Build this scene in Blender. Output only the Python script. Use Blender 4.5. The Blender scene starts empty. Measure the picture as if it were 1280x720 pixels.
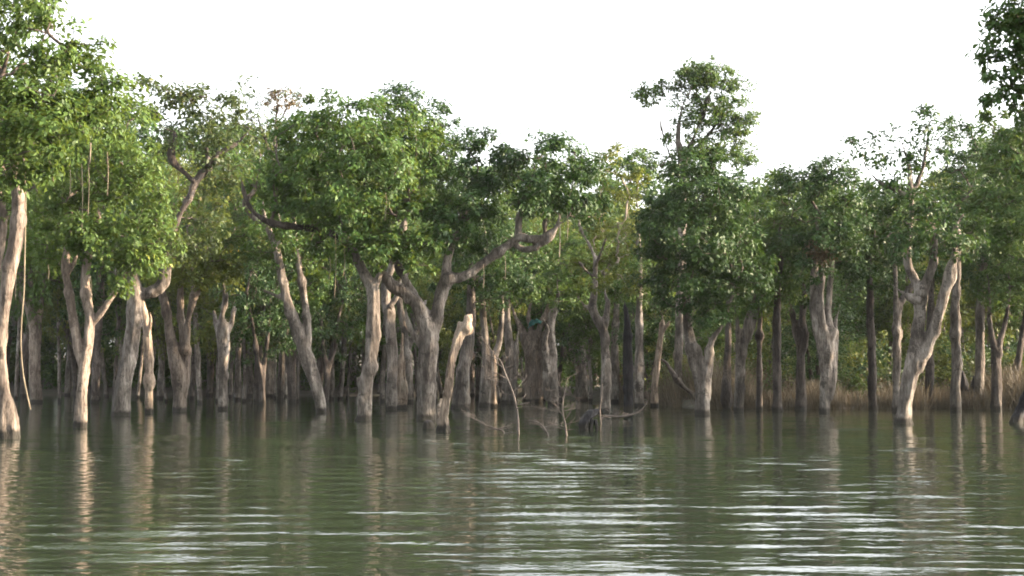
import bpy, math, random
import numpy as np
from mathutils import Vector, noise as mnoise

random.seed(7)
RNG = np.random.default_rng(7)
SC = bpy.context.scene
COL = SC.collection
PI = math.pi
SQ = {'k': 1.0}

# ------------------------------------------------------------------ camera
CAM_H = 1.2
F = 2030.0
HORIZON = 468.0
PITCH = math.atan((HORIZON - 360.0) / F)
cp, sp = math.cos(PITCH), math.sin(PITCH)
cam_d = bpy.data.cameras.new('camera')
cam = bpy.data.objects.new('camera', cam_d)
COL.objects.link(cam)
cam.location = (0, 0, CAM_H)
cam.rotation_euler = (PI / 2 + PITCH, 0, 0)
cam_d.sensor_width = 36.0
cam_d.lens = 36.0 * F / 1280.0
cam_d.clip_start = 0.1
cam_d.clip_end = 3000
SC.camera = cam


def P(px, py, d):
    u = (px - 640.0) / F
    v = (360.0 - py) / F
    x = u
    y = cp - v * sp
    z = sp + v * cp
    s = d / y
    return Vector((x * s, d, CAM_H + z * s))


def dist_of(yb):
    """ground distance whose water surface shows at picture row yb"""
    v = (360.0 - yb) / F
    y = cp - v * sp
    z = sp + v * cp
    return CAM_H * y / -z


def ppm(d):
    return d / F


# ------------------------------------------------------------------ tagging
def tag(o, label=None, cat=None, group=None, kind=None):
    if label: o['label'] = label
    if cat: o['category'] = cat
    if group: o['group'] = group
    if kind: o['kind'] = kind
    return o


def empty(name, loc, label, cat, group=None):
    o = bpy.data.objects.new(name, None)
    o.empty_display_size = 0.3
    COL.objects.link(o)
    o.location = loc
    return tag(o, label, cat, group)


def link_mesh(name, me, parent=None, mat=None):
    o = bpy.data.objects.new(name, me)
    COL.objects.link(o)
    if mat is not None:
        me.materials.append(mat)
    if parent is not None:
        o.parent = parent
    return o


def quad_mesh(name, V, Q, smooth=False):
    V = np.asarray(V, dtype=np.float32)
    Q = np.asarray(Q, dtype=np.int32)
    me = bpy.data.meshes.new(name)
    me.vertices.add(len(V))
    me.vertices.foreach_set('co', V.ravel())
    n, k = Q.shape
    me.loops.add(n * k)
    me.loops.foreach_set('vertex_index', Q.ravel())
    me.polygons.add(n)
    me.polygons.foreach_set('loop_start', np.arange(0, n * k, k, dtype=np.int32))
    me.polygons.foreach_set('loop_total', np.full(n, k, dtype=np.int32))
    if smooth:
        me.polygons.foreach_set('use_smooth', np.ones(n, dtype=bool))
    me.update(calc_edges=True)
    return me


# ------------------------------------------------------------------ materials
def new_mat(name):
    m = bpy.data.materials.new(name)
    m.use_nodes = True
    nt = m.node_tree
    nt.nodes.clear()
    out = nt.nodes.new('ShaderNodeOutputMaterial')
    return m, nt, out


def N(nt, t, **kw):
    n = nt.nodes.new(t)
    for k, v in kw.items():
        setattr(n, k, v)
    return n


def ramp(nt, stops):
    r = N(nt, 'ShaderNodeValToRGB')
    e = r.color_ramp.elements
    while len(e) < len(stops):
        e.new(0.5)
    for i, (p, c) in enumerate(stops):
        e[i].position = p
        e[i].color = (c[0], c[1], c[2], 1)
    return r


def bark_mat(name, dark, mid, pale, rough=0.9, streak=5.0, bump=0.9):
    m, nt, out = new_mat(name)
    L = nt.links.new
    b = N(nt, 'ShaderNodeBsdfPrincipled')
    b.inputs['Roughness'].default_value = rough
    b.inputs['Specular IOR Level'].default_value = 0.25
    geo = N(nt, 'ShaderNodeNewGeometry')
    mp = N(nt, 'ShaderNodeMapping')
    mp.inputs['Scale'].default_value = (1, 1, 0.33)
    L(geo.outputs['Position'], mp.inputs['Vector'])
    n1 = N(nt, 'ShaderNodeTexNoise')
    n1.inputs['Scale'].default_value = 3.2
    n1.inputs['Detail'].default_value = 6
    n1.inputs['Roughness'].default_value = 0.65
    L(mp.outputs['Vector'], n1.inputs['Vector'])
    r1 = ramp(nt, [(0.36, dark), (0.5, mid), (0.63, pale)])
    L(n1.outputs['Fac'], r1.inputs['Fac'])
    mp2 = N(nt, 'ShaderNodeMapping')
    mp2.inputs['Scale'].default_value = (1, 1, 1.0 / streak)
    L(geo.outputs['Position'], mp2.inputs['Vector'])
    n2 = N(nt, 'ShaderNodeTexNoise')
    n2.inputs['Scale'].default_value = 22
    n2.inputs['Detail'].default_value = 5
    n2.inputs['Roughness'].default_value = 0.7
    L(mp2.outputs['Vector'], n2.inputs['Vector'])
    r2 = ramp(nt, [(0.34, (0.22, 0.20, 0.18)), (0.44, (0.7, 0.68, 0.66)), (0.58, (1.1, 1.1, 1.1))])
    L(n2.outputs['Fac'], r2.inputs['Fac'])
    mul = N(nt, 'ShaderNodeMix', data_type='RGBA', blend_type='MULTIPLY')
    mul.inputs[0].default_value = 0.85
    L(r1.outputs['Color'], mul.inputs[6])
    L(r2.outputs['Color'], mul.inputs[7])
    # lichen and knot blotches
    n3 = N(nt, 'ShaderNodeTexNoise')
    n3.inputs['Scale'].default_value = 2.1
    n3.inputs['Detail'].default_value = 8
    n3.inputs['Roughness'].default_value = 0.75
    L(geo.outputs['Position'], n3.inputs['Vector'])
    r3 = ramp(nt, [(0.55, (0, 0, 0)), (0.60, (.85, .85, .85))])
    L(n3.outputs['Fac'], r3.inputs['Fac'])
    mx = N(nt, 'ShaderNodeMix', data_type='RGBA')
    L(r3.outputs['Color'], mx.inputs[0])
    L(mul.outputs[2], mx.inputs[6])
    mx.inputs[7].default_value = (dark[0] * .8, dark[1] * .78, dark[2] * .75, 1)
    # wet band left by the water, ragged edge
    sep = N(nt, 'ShaderNodeSeparateXYZ')
    L(geo.outputs['Position'], sep.inputs['Vector'])
    add = N(nt, 'ShaderNodeMath', operation='MULTIPLY_ADD')
    L(n2.outputs['Fac'], add.inputs[0])
    add.inputs[1].default_value = -0.27
    L(sep.outputs['Z'], add.inputs[2])
    rw = N(nt, 'ShaderNodeMapRange')
    rw.inputs['From Min'].default_value = -0.02
    rw.inputs['From Max'].default_value = 0.05
    L(add.outputs[0], rw.inputs['Value'])
    wet = N(nt, 'ShaderNodeMix', data_type='RGBA')
    L(rw.outputs['Result'], wet.inputs[0])
    wet.inputs[6].default_value = (0.02, 0.018, 0.014, 1)
    # each trunk its own tone; grey silt below an old high-water mark
    oi = N(nt, 'ShaderNodeObjectInfo')
    mr = N(nt, 'ShaderNodeMapRange')
    mr.inputs['To Min'].default_value = 0.66
    mr.inputs['To Max'].default_value = 1.3
    L(oi.outputs['Random'], mr.inputs['Value'])
    hsv = N(nt, 'ShaderNodeHueSaturation')
    L(mr.outputs['Result'], hsv.inputs['Value'])
    L(mx.outputs[2], hsv.inputs['Color'])
    hw = N(nt, 'ShaderNodeMath', operation='MULTIPLY_ADD')
    L(n1.outputs['Fac'], hw.inputs[0])
    hw.inputs[1].default_value = -1.1
    L(sep.outputs['Z'], hw.inputs[2])
    hr = N(nt, 'ShaderNodeMapRange')
    hr.inputs['From Min'].default_value = 0.25
    hr.inputs['From Max'].default_value = 0.6
    hr.inputs['To Min'].default_value = 0.55
    hr.inputs['To Max'].default_value = 0.0
    L(hw.outputs[0], hr.inputs['Value'])
    silt = N(nt, 'ShaderNodeMix', data_type='RGBA', blend_type='MULTIPLY')
    L(hr.outputs['Result'], silt.inputs[0])
    L(hsv.outputs['Color'], silt.inputs[6])
    silt.inputs[7].default_value = (.62, .66, .66, 1)
    L(silt.outputs[2], wet.inputs[7])
    L(wet.outputs[2], b.inputs['Base Color'])
    bp = N(nt, 'ShaderNodeBump')
    bp.inputs['Strength'].default_value = bump
    bp.inputs['Distance'].default_value = 0.05
    L(n2.outputs['Fac'], bp.inputs['Height'])
    bp2 = N(nt, 'ShaderNodeBump')
    bp2.inputs['Strength'].default_value = bump
    bp2.inputs['Distance'].default_value = 0.12
    L(n1.outputs['Fac'], bp2.inputs['Height'])
    L(bp.outputs['Normal'], bp2.inputs['Normal'])
    L(bp2.outputs['Normal'], b.inputs['Normal'])
    L(b.outputs[0], out.inputs['Surface'])
    return m


def leaf_mat(name, c0, c1, c2, trans=0.35, yellow=(0.16, 0.2, 0.03), pale=0.06):
    m, nt, out = new_mat(name)
    L = nt.links.new
    geo = N(nt, 'ShaderNodeNewGeometry')
    r = ramp(nt, [(0.0, c0), (0.55, c1), (1.0 - pale, c2), (1.0, (c2[0] * 1.6 + 0.03, c2[1] * 1.25 + .01, c2[2]))])
    nz = N(nt, 'ShaderNodeTexNoise')
    nz.inputs['Scale'].default_value = 0.7
    nz.inputs['Detail'].default_value = 3
    L(geo.outputs['Position'], nz.inputs['Vector'])
    ma = N(nt, 'ShaderNodeMath', operation='MULTIPLY_ADD')
    L(nz.outputs['Fac'], ma.inputs[0])
    ma.inputs[1].default_value = 1.0
    mb = N(nt, 'ShaderNodeMath', operation='MULTIPLY_ADD')
    L(geo.outputs['Random Per Island'], mb.inputs[0])
    mb.inputs[1].default_value = 0.75
    mb.inputs[2].default_value = -0.40
    L(mb.outputs[0], ma.inputs[2])
    L(ma.outputs[0], r.inputs['Fac'])
    b = N(nt, 'ShaderNodeBsdfPrincipled')
    b.inputs['Roughness'].default_value = 0.55
    b.inputs['Specular IOR Level'].default_value = 0.2
    L(r.outputs['Color'], b.inputs['Base Color'])
    t = N(nt, 'ShaderNodeBsdfTranslucent')
    mc = N(nt, 'ShaderNodeMix', data_type='RGBA')
    mc.inputs[0].default_value = 0.45
    L(r.outputs['Color'], mc.inputs[6])
    mc.inputs[7].default_value = (*yellow, 1)
    L(mc.outputs[2], t.inputs['Color'])
    mix = N(nt, 'ShaderNodeMixShader')
    mix.inputs['Fac'].default_value = trans
    L(b.outputs[0], mix.inputs[1])
    L(t.outputs[0], mix.inputs[2])
    L(mix.outputs[0], out.inputs['Surface'])
    return m


def simple_mat(name, c, rough=0.8, var=0.3, scale=8):
    m, nt, out = new_mat(name)
    L = nt.links.new
    b = N(nt, 'ShaderNodeBsdfPrincipled')
    b.inputs['Roughness'].default_value = rough
    geo = N(nt, 'ShaderNodeNewGeometry')
    nz = N(nt, 'ShaderNodeTexNoise')
    nz.inputs['Scale'].default_value = scale
    nz.inputs['Detail'].default_value = 6
    L(geo.outputs['Position'], nz.inputs['Vector'])
    r = ramp(nt, [(0.3, tuple(x * (1 - var) for x in c)), (0.7, tuple(x * (1 + var) for x in c))])
    L(nz.outputs['Fac'], r.inputs['Fac'])
    L(r.outputs['Color'], b.inputs['Base Color'])
    bp = N(nt, 'ShaderNodeBump')
    bp.inputs['Strength'].default_value = 0.4
    bp.inputs['Distance'].default_value = 0.05
    L(nz.outputs['Fac'], bp.inputs['Height'])
    L(bp.outputs['Normal'], b.inputs['Normal'])
    L(b.outputs[0], out.inputs['Surface'])
    return m


M = {
    'bark': bark_mat('grey_bark', (0.048, 0.041, 0.035), (0.122, 0.105, 0.089), (0.24, 0.212, 0.184)),
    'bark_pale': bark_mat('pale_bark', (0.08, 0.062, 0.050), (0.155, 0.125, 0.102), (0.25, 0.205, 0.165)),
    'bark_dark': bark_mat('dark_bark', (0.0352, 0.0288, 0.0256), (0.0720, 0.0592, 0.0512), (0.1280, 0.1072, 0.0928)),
    'deadwood': bark_mat('weathered_dead_wood', (0.09, 0.068, 0.05), (0.2, 0.155, 0.118), (0.32, 0.26, 0.20), streak=9, bump=1.0),
    'black': bark_mat('charred_wood', (0.012, 0.012, 0.015), (0.028, 0.027, 0.03), (0.05, 0.048, 0.05)),
    'twig': simple_mat('twig_bark', (0.055, 0.043, 0.035), 0.9, 0.35, 5),
    'twig_pale': simple_mat('pale_twig_bark', (0.16, 0.13, 0.10), 0.9, 0.35, 5),
    'drift': simple_mat('drowned_twig', (0.0800, 0.0640, 0.0527), 0.9, 0.45, 9),
    'root': simple_mat('hanging_root', (0.1105, 0.0900, 0.0585), 0.9, 0.3, 5),
    'bright': leaf_mat('bright_leaves', (0.0241, 0.0510, 0.0131), (0.0493, 0.0918, 0.0192), (0.0781, 0.1259, 0.0262)),
    'mid': leaf_mat('mid_leaves', (0.0178, 0.0460, 0.0119), (0.0351, 0.0793, 0.0170), (0.0605, 0.1151, 0.0238), 0.32),
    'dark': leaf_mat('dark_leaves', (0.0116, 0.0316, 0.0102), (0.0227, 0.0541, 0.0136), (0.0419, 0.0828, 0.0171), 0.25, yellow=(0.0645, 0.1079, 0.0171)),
    'sparse': leaf_mat('grey_green_leaves', (0.0173, 0.0317, 0.0139), (0.0335, 0.0541, 0.0189), (0.0594, 0.0792, 0.0284), 0.28),
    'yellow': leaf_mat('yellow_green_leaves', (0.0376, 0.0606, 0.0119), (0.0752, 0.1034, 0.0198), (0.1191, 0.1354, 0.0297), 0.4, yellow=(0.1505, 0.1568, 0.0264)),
    'brown': leaf_mat('dry_leaves', (0.0495, 0.0348, 0.0173), (0.0941, 0.0646, 0.0317), (0.1386, 0.1010, 0.0518), 0.2, yellow=(0.1238, 0.0842, 0.0288)),
    'reed': leaf_mat('dry_reed', (0.0583, 0.0466, 0.0317), (0.0984, 0.0810, 0.0554), (0.1313, 0.1133, 0.0752), 0.25, yellow=(0.1094, 0.0891, 0.0475)),
    'cloth': simple_mat('turquoise_cloth', (0.008, 0.085, 0.075), 0.8, 0.5, 14),
}


# ------------------------------------------------------------------ tubes and trunks
def catmull(pts, sub):
    """pts: list of (Vector, r)"""
    if len(pts) < 3:
        sub = max(sub, 2)
    out = []
    n = len(pts)
    for i in range(n - 1):
        p0 = pts[max(0, i - 1)]
        p1 = pts[i]
        p2 = pts[i + 1]
        p3 = pts[min(n - 1, i + 2)]
        for k in range(sub):
            t = k / sub
            t2, t3 = t * t, t * t * t
            v = 0.5 * ((2 * p1[0]) + (-p0[0] + p2[0]) * t + (2 * p0[0] - 5 * p1[0] + 4 * p2[0] - p3[0]) * t2 + (-p0[0] + 3 * p1[0] - 3 * p2[0] + p3[0]) * t3)
            r = p1[1] * (1 - t) + p2[1] * t
            out.append((v, r))
    out.append(pts[-1])
    return out


def tube(V, Fq, path, sides, closed=True, jag=0.0, seed=0, flute=0.0):
    """append a tube along path [(Vector,r)] to lists"""
    rnd = random.Random(seed)
    base = len(V)
    up = Vector((0.31, 0.9, 0.17)).normalized()
    n = len(path)
    ph = rnd.uniform(0, 6.28)
    lob = rnd.choice([3, 4, 5])
    for i, (p, r) in enumerate(path):
        a = path[max(0, i - 1)][0]
        b = path[min(n - 1, i + 1)][0]
        t = (b - a)
        if t.length < 1e-6:
            t = Vector((0, 0, 1))
        t.normalize()
        s = t.cross(up)
        if s.length < 1e-3:
            s = t.cross(Vector((1, 0, 0)))
        s.normalize()
        q = s.cross(t)
        for k in range(sides):
            an = 2 * PI * k / sides
            rr = r * (1 + flute * math.sin(lob * an + ph + i * 0.15) + jag * rnd.uniform(-1, 1))
            V.append(p + (s * math.cos(an) + q * math.sin(an)) * rr)
    for i in range(n - 1):
        for k in range(sides):
            k2 = (k + 1) % sides
            Fq.append((base + i * sides + k, base + i * sides + k2, base + (i + 1) * sides + k2, base + (i + 1) * sides + k))
    if closed:
        Fq.append(tuple(base + k for k in range(sides))[::-1])
        Fq.append(tuple(base + (n - 1) * sides + k for k in range(sides)))


def raw_mesh(name, V, Fc, smooth=True):
    me = bpy.data.meshes.new(name)
    me.from_pydata([tuple(v) for v in V], [], Fc)
    if smooth:
        me.polygons.foreach_set('use_smooth', [True] * len(me.polygons))
    me.update()
    return me


def fused_trunk(name, stems, voxel, amp=0.03, freq=2.2, seed=0, flute=0.1, twist=0.0):
    """stems in local metres: list of [(Vector,r)...]; fused into one skin by a voxel remesh"""
    V, Fc = [], []
    for i, st in enumerate(stems):
        tube(V, Fc, catmull(st, 5), 12, True, 0.05, seed * 31 + i, flute)
    me = raw_mesh(name + '_raw', V, Fc)
    ob = bpy.data.objects.new('tmp', me)
    COL.objects.link(ob)
    md = ob.modifiers.new('r', 'REMESH')
    md.mode = 'VOXEL'
    md.voxel_size = voxel
    sm = ob.modifiers.new('s', 'SMOOTH')
    sm.factor = 0.5
    sm.iterations = 3
    dg = bpy.context.evaluated_depsgraph_get()
    dg.update()
    me2 = bpy.data.meshes.new_from_object(ob.evaluated_get(dg))
    bpy.data.objects.remove(ob)
    bpy.data.meshes.remove(me)
    me2.name = name
    me2.materials.clear()
    n = len(me2.vertices)
    co = np.empty(n * 3, dtype=np.float32)
    no = np.empty(n * 3, dtype=np.float32)
    me2.vertices.foreach_get('co', co)
    me2.vertex_normals.foreach_get('vector', no)
    co = co.reshape(-1, 3)
    no = no.reshape(-1, 3)
    dz = np.empty(n, dtype=np.float32)
    off = Vector((seed * 3.7, seed * 1.3, 0))
    for i in range(n):
        c = co[i]
        v = Vector((c[0], c[1], c[2] * 0.45)) * freq + off
        dz[i] = mnoise.noise(v) + 0.5 * mnoise.noise(v * 2.3)
        k = mnoise.noise(Vector((c[0] * 1.1, c[1] * 1.1, c[2] * 1.4)) * 1.3 + off)
        if k > 0.25:
            dz[i] += (k - 0.25) * 4.5      # burrs
        # vertical folds in the bark
        dz[i] += 0.6 * mnoise.noise(Vector((c[0] * 9, c[1] * 9, c[2] * 1.2)) + off)
    co += no * (dz[:, None] * amp)
    me2.vertices.foreach_set('co', co.ravel())
    me2.polygons.foreach_set('use_smooth', [True] * len(me2.polygons))
    me2.update()
    return me2


# ------------------------------------------------------------------ foliage
def unit(a):
    return a / np.maximum(np.linalg.norm(a, axis=-1, keepdims=True), 1e-6)


def leaf_mesh(name, cen, outw, per, R, L, rng, wr=0.46, upb=0.5, droop=0.35):
    n = len(cen) * per
    c = np.repeat(cen, per, axis=0)
    o = np.repeat(outw, per, axis=0)
    Rr = np.repeat(R if np.ndim(R) else np.full(len(cen), R), per)[:, None]
    g = rng.normal(size=(n, 3))
    g = unit(g) * (rng.random((n, 1)) ** 0.45)
    g[:, 2] *= 0.72
    pos = c + g * Rr
    nrm = unit(upb * np.array([0, 0, 1.0]) + 0.45 * o + 0.35 * unit(g) + 0.42 * rng.normal(size=(n, 3)))
    t = unit(0.5 * o + 0.5 * g + 0.7 * rng.normal(size=(n, 3)) + np.array([0, 0, -droop]))
    t = unit(t - nrm * np.sum(t * nrm, axis=1, keepdims=True))
    b = np.cross(nrm, t)
    ll = (L * (0.5 + 0.95 * rng.random(n) ** 1.3))[:, None]
    w = ll * wr * 0.5
    V = np.empty((n, 4, 3), dtype=np.float32)
    V[:, 0] = pos
    V[:, 1] = pos + t * ll * 0.48 + b * w + nrm * w * 0.35
    V[:, 2] = pos + t * ll - nrm * ll * 0.12
    V[:, 3] = pos + t * ll * 0.48 - b * w + nrm * w * 0.35
    Q = np.arange(n * 4, dtype=np.int32).reshape(n, 4)
    return quad_mesh(name, V.reshape(-1, 3), Q)


def clump_centres(blobs, dens, rng, lo=0.45):
    """blobs: (centre, (rx,ry,rz), k). Clumps crowd the outer shell of lumpy ellipsoids."""
    cs, os_ = [], []
    for (c, r, k) in blobs:
        area = (r[0] * r[2] + r[0] * r[1] + r[1] * r[2]) / 3 * PI
        n = max(4, int(area * dens * k))
        d = unit(rng.normal(size=(n, 3)))
        rad = lo + (1.0 - lo) * rng.random(n) ** 0.6
        # lumpy outline
        lump = np.array([mnoise.noise(Vector((x * 1.9 + c[0] * 3, y * 1.9 + c[1] * 3, z * 1.9 + c[2]))) for x, y, z in d])
        rad = rad * (1.0 + 0.55 * lump)
        p = np.array(c) + d * rad[:, None] * np.array(r)
        cs.append(p)
        os_.append(d)
    return np.concatenate(cs), np.concatenate(os_)


def twig_mesh(name, starts, cen, rng, r0=0.007, sides=4, cap=0.16):
    """starts: nodes (Vector,r) of the limbs. Each clump joined to the nearest node already grown."""
    npos = [np.array(s[0]) for s in starts]
    nrad = [s[1] for s in starts]
    par = [-1] * len(npos)
    ns = len(npos)
    S = np.array(npos)
    d0 = np.min(np.linalg.norm(cen[:, None, :] - S[None, :, :], axis=2), axis=1)
    order = np.argsort(d0)
    A = np.zeros((ns + 3 * len(cen), 3))
    A[:ns] = S
    n = ns
    pen = np.zeros(len(A))
    segs = []
    for i in order:
        c = cen[i]
        dd = np.linalg.norm(A[:n] - c, axis=1)
        cost = dd + 0.25 * pen[:n] + np.maximum(0, A[:n, 2] - c[2]) * 0.3
        j = int(np.argmin(cost))
        a = A[j]
        Ld = dd[j]
        m1 = a + (c - a) * 0.4 + rng.normal(size=3) * Ld * 0.10 + np.array([0, 0, -0.04 * Ld])
        m2 = a + (c - a) * 0.72 + rng.normal(size=3) * Ld * 0.08
        A[n] = m1; A[n + 1] = m2; A[n + 2] = c
        par += [j, n, n + 1]
        pen[n:n + 3] = pen[j] + Ld * np.array([.4, .72, 1])
        n += 3
    cnt = np.zeros(n)
    cnt[ns:] = 0
    cnt[ns + 2::3] = 1
    for k in range(n - 1, ns - 1, -1):
        if par[k] >= 0:
            cnt[par[k]] += cnt[k]
    V, Fc = [], []
    for k in range(ns, n, 3):
        j = par[k]
        r = [min(cap, r0 * math.sqrt(max(1, cnt[q]))) for q in (k, k, k + 1, k + 2)]
        if j < ns:
            r[0] = min(r[0] * 1.4, nrad[j] if nrad[j] > 0 else r[0])
        path = [(Vector(A[j]), r[0]), (Vector(A[k]), r[1]), (Vector(A[k + 1]), r[2]), (Vector(A[k + 2]), r[3] * 0.8)]
        tube(V, Fc, catmull(path, 2), sides, False, 0.0, k)
    step = len(V) // max(1, (n - ns) // 3)
    me = bpy.data.meshes.new(name)
    me.from_pydata([tuple(v) for v in V], [(i, i + step) for i in range(0, len(V) - step, step)], Fc)
    me.polygons.foreach_set('use_smooth', [True] * len(me.polygons))
    me.update()
    return me


def stem_nodes(stems, frac=0.5):
    zs = [p.z for st in stems for p, r in st]
    zc = min(zs) + (max(zs) - min(zs)) * frac
    out = []
    for st in stems:
        for p, r in catmull(st, 3):
            if p.z >= zc:
                out.append((p, r))
    return out


def build_tree(name, label, cat, yb=None, d=None, stems=(), crown=(), leaf='mid', bark='bark', dens=7.0, per=46, 
               L=0.125, R=0.31, group=None, dz=(), voxel=None, twigs=True, amp=0.036, patches=(), seed=None, lo=0.42,
               twig='twig', flute=0.1, r0=0.007, dark=()):
    seed = seed if seed is not None else (abs(int(stems[0][0][0])) + 11)
    rng = np.random.default_rng(seed)
    rnd = random.Random(seed)
    d = d or dist_of(yb)
    s = ppm(d)
    bx, by = stems[0][0][0], stems[0][0][1]
    b = P(bx, by, d)
    base = Vector((b.x, d, 0))
    loc = []
    for i, st in enumerate(stems):
        st = list(st)
        if crown and len(st) > 1 and st[-1][1] < 440 and st[-1][2] > 1.6:
            (xa, ya, _), (xb, yb_, rb) = st[-2], st[-1]
            ln = max(1.0, math.hypot(xb - xa, yb_ - ya))
            ux, uy = (xb - xa) / ln, (yb_ - ya) / ln
            st[-1] = (xb, yb_, rb * 0.9)
            st.append((xb + ux * 16 + rnd.uniform(-5, 5), yb_ + uy * 14 - 6, rb * 0.5))
            st.append((xb + ux * 30 + rnd.uniform(-9, 9), yb_ + uy * 24 - 14, rb * 0.16))
        dd = dz[i] if i < len(dz) else (0.0 if i == 0 else rnd.uniform(-0.8, 0.8))
        L0 = 0.0
        pts = []
        tot = len(st) - 1
        for k, (x, y, r) in enumerate(st):
            f = k / max(1, tot)
            dk = dd * f ** 1.2
            p = P(x, y, d + dk) - base
            pts.append((p, r * s * (1 + dk / d) * 0.9))
        if i == 0 or abs(st[0][1] - by) < 6 and tot > 0 and st[0][1] > 480:
            p, r = pts[0]
            p0 = Vector((p.x - (pts[1][0].x - p.x) * 0.2, p.y, -0.7))
            pts[0] = (Vector((p.x, p.y, 0.0)), r)
            pts = [(p0, r * 1.9), (Vector((p.x, p.y, -.12)), r * 1.22)] + [(pts[0][0], r * 1.12)] + pts[1:]
        loc.append(pts)
    if not crown and cat == 'dead tree':
        extra = []
        for st_ in loc:
            (pe, re_), pb = st_[-1], st_[-2][0]
            if re_ < 1.4 * s:
                continue
            ax = (pe - pb).normalized()
            st_[-1] = (pe, re_ * 1.0)
            for q in range(4):
                an = q * 1.57 + rnd.uniform(-.6, .6)
                o_ = Vector((math.cos(an), math.sin(an), 0)) * re_ * .55
                ln = re_ * rnd.uniform(.8, 3.2)
                extra.append([(pe + o_ - ax * re_ * 1.2, re_ * .5), (pe + o_ + ax * ln * .3, re_ * .36), (pe + o_ * 1.2 + ax * ln + Vector((rnd.uniform(-.3, .3) * re_, 0, 0)), re_ * .07)])
        loc += extra
    root = empty(name, base, label, cat, group)
    vox = voxel or max(0.028, min(0.06, s * 1.9))
    me = fused_trunk('trunk', [q for i, q in enumerate(loc) if i not in dark], vox, amp, 2.2, seed, flute)
    link_mesh('trunk', me, root, M[bark])
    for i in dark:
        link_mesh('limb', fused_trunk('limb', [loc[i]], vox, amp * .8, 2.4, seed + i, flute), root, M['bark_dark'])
    if crown:
        blobs = []
        for c in crown:
            cx, cy, rx, ry = c[:4]
            dd = c[4] if len(c) > 4 else 0.0
            k = c[5] if len(c) > 5 else 1.0
            cc = P(cx, cy, d + dd) - base
            m = (d + dd) / F
            blobs.append((cc, (rx * m, max(rx, ry) * m * 0.85, ry * m), k))
        cen, ow = clump_centres(blobs, dens * 1.5, rng, lo)
        if twigs:
            tm = twig_mesh('crown_branches', stem_nodes(loc), cen, rng, r0=r0)
            link_mesh('crown_branches', tm, root, M[twig])
        rr = R * rng.uniform(0.45, 1.4, len(cen))
        lm = leaf_mesh('crown', cen, ow, int(per * 1.6), rr, L * 1.03, rng)
        link_mesh('crown', lm, root, M[leaf])
    for (cx, cy, rx, ry, mat, k) in patches:
        cc = P(cx, cy, d - 0.8) - base
        cen, ow = clump_centres([(cc, (rx * s, rx * s, ry * s), 1.0)], k, rng, 0.2)
        link_mesh('dry_leaves', leaf_mesh('dry_leaves', cen, ow, 40, 0.25, L, rng), root, M[mat])
    return root


# ------------------------------------------------------------------ the trees one can pick out
TREE = 'tree'
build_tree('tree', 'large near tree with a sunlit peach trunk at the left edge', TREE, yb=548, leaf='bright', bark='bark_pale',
           stems=[[(10, 548, 15), (9, 525, 14), (5, 490, 9.5), (3, 440, 8), (5, 390, 8), (11, 345, 9), (20, 300, 10), (23, 250, 10), (17, 218, 9.5), (10, 190, 8), (0, 140, 6)],
                  [(17, 225, 7), (2, 212, 6), (-15, 180, 5)], [(20, 200, 6), (40, 160, 5), (60, 110, 4)]],
           crown=[(20, 0, 75, 70), (62, 45, 48, 48, -.6), (110, 85, 48, 42, .3), (130, 120, 30, 36, 0, .8), (20, 140, 80, 50, -.4), (110, 135, 40, 30, .4), (60, 175, 60, 38, -1), (15, 195, 45, 30, 0, .7), (8, 205, 36, 24, -1.0), (40, 215, 30, 20, -.6, .8), (-60, 90, 70, 100), (40, 120, 70, 60, 1.2)],
           L=0.12, per=44, dens=9, R=0.3)
build_tree('tree', 'slim second trunk leaning behind the large peach trunk at the left border', TREE, d=41, leaf='bright', bark='bark_pale',
           stems=[[(-14, 527, 8), (-14, 430, 7), (-8, 350, 7), (1, 300, 7), (2, 262, 6), (-6, 230, 5)]],
           crown=[(0, 260, 45, 30), (30, 290, 35, 25, 0, .6), (-20, 200, 60, 40)])
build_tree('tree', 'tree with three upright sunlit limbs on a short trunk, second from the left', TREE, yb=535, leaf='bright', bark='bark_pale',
           stems=[[(100, 535, 8.5), (101, 510, 8), (102, 485, 8), (105, 462, 9), (100, 447, 6.5), (95, 420, 6), (91, 397, 6), (86, 360, 6), (81, 338, 5.5), (84, 315, 5), (86, 290, 4)],
                  [(104, 470, 7), (108, 447, 7), (112, 410, 8), (112, 395, 7), (107, 367, 6), (107, 345, 6), (111, 318, 6), (116, 290, 4)],
                  [(112, 408, 6), (122, 396, 5.5), (134, 380, 5), (145, 362, 4.5), (152, 348, 3.5), (162, 338, 2.5)],
                  [(83, 345, 4), (92, 330, 3), (98, 310, 3)]],
           crown=[(120, 215, 70, 55), (170, 250, 52, 55, -.5), (85, 260, 55, 45, .5), (140, 300, 75, 35, -.6), (60, 310, 35, 28, .3), (200, 290, 32, 36, 0), (105, 295, 40, 26, -1.1), (175, 315, 36, 20, -.6), (150, 150, 50, 40, .8), (110, 170, 45, 35, 0), (135, 350, 30, 18, -.5, .5)],
           L=0.12, per=46, dens=7.5, R=0.32)
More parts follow.
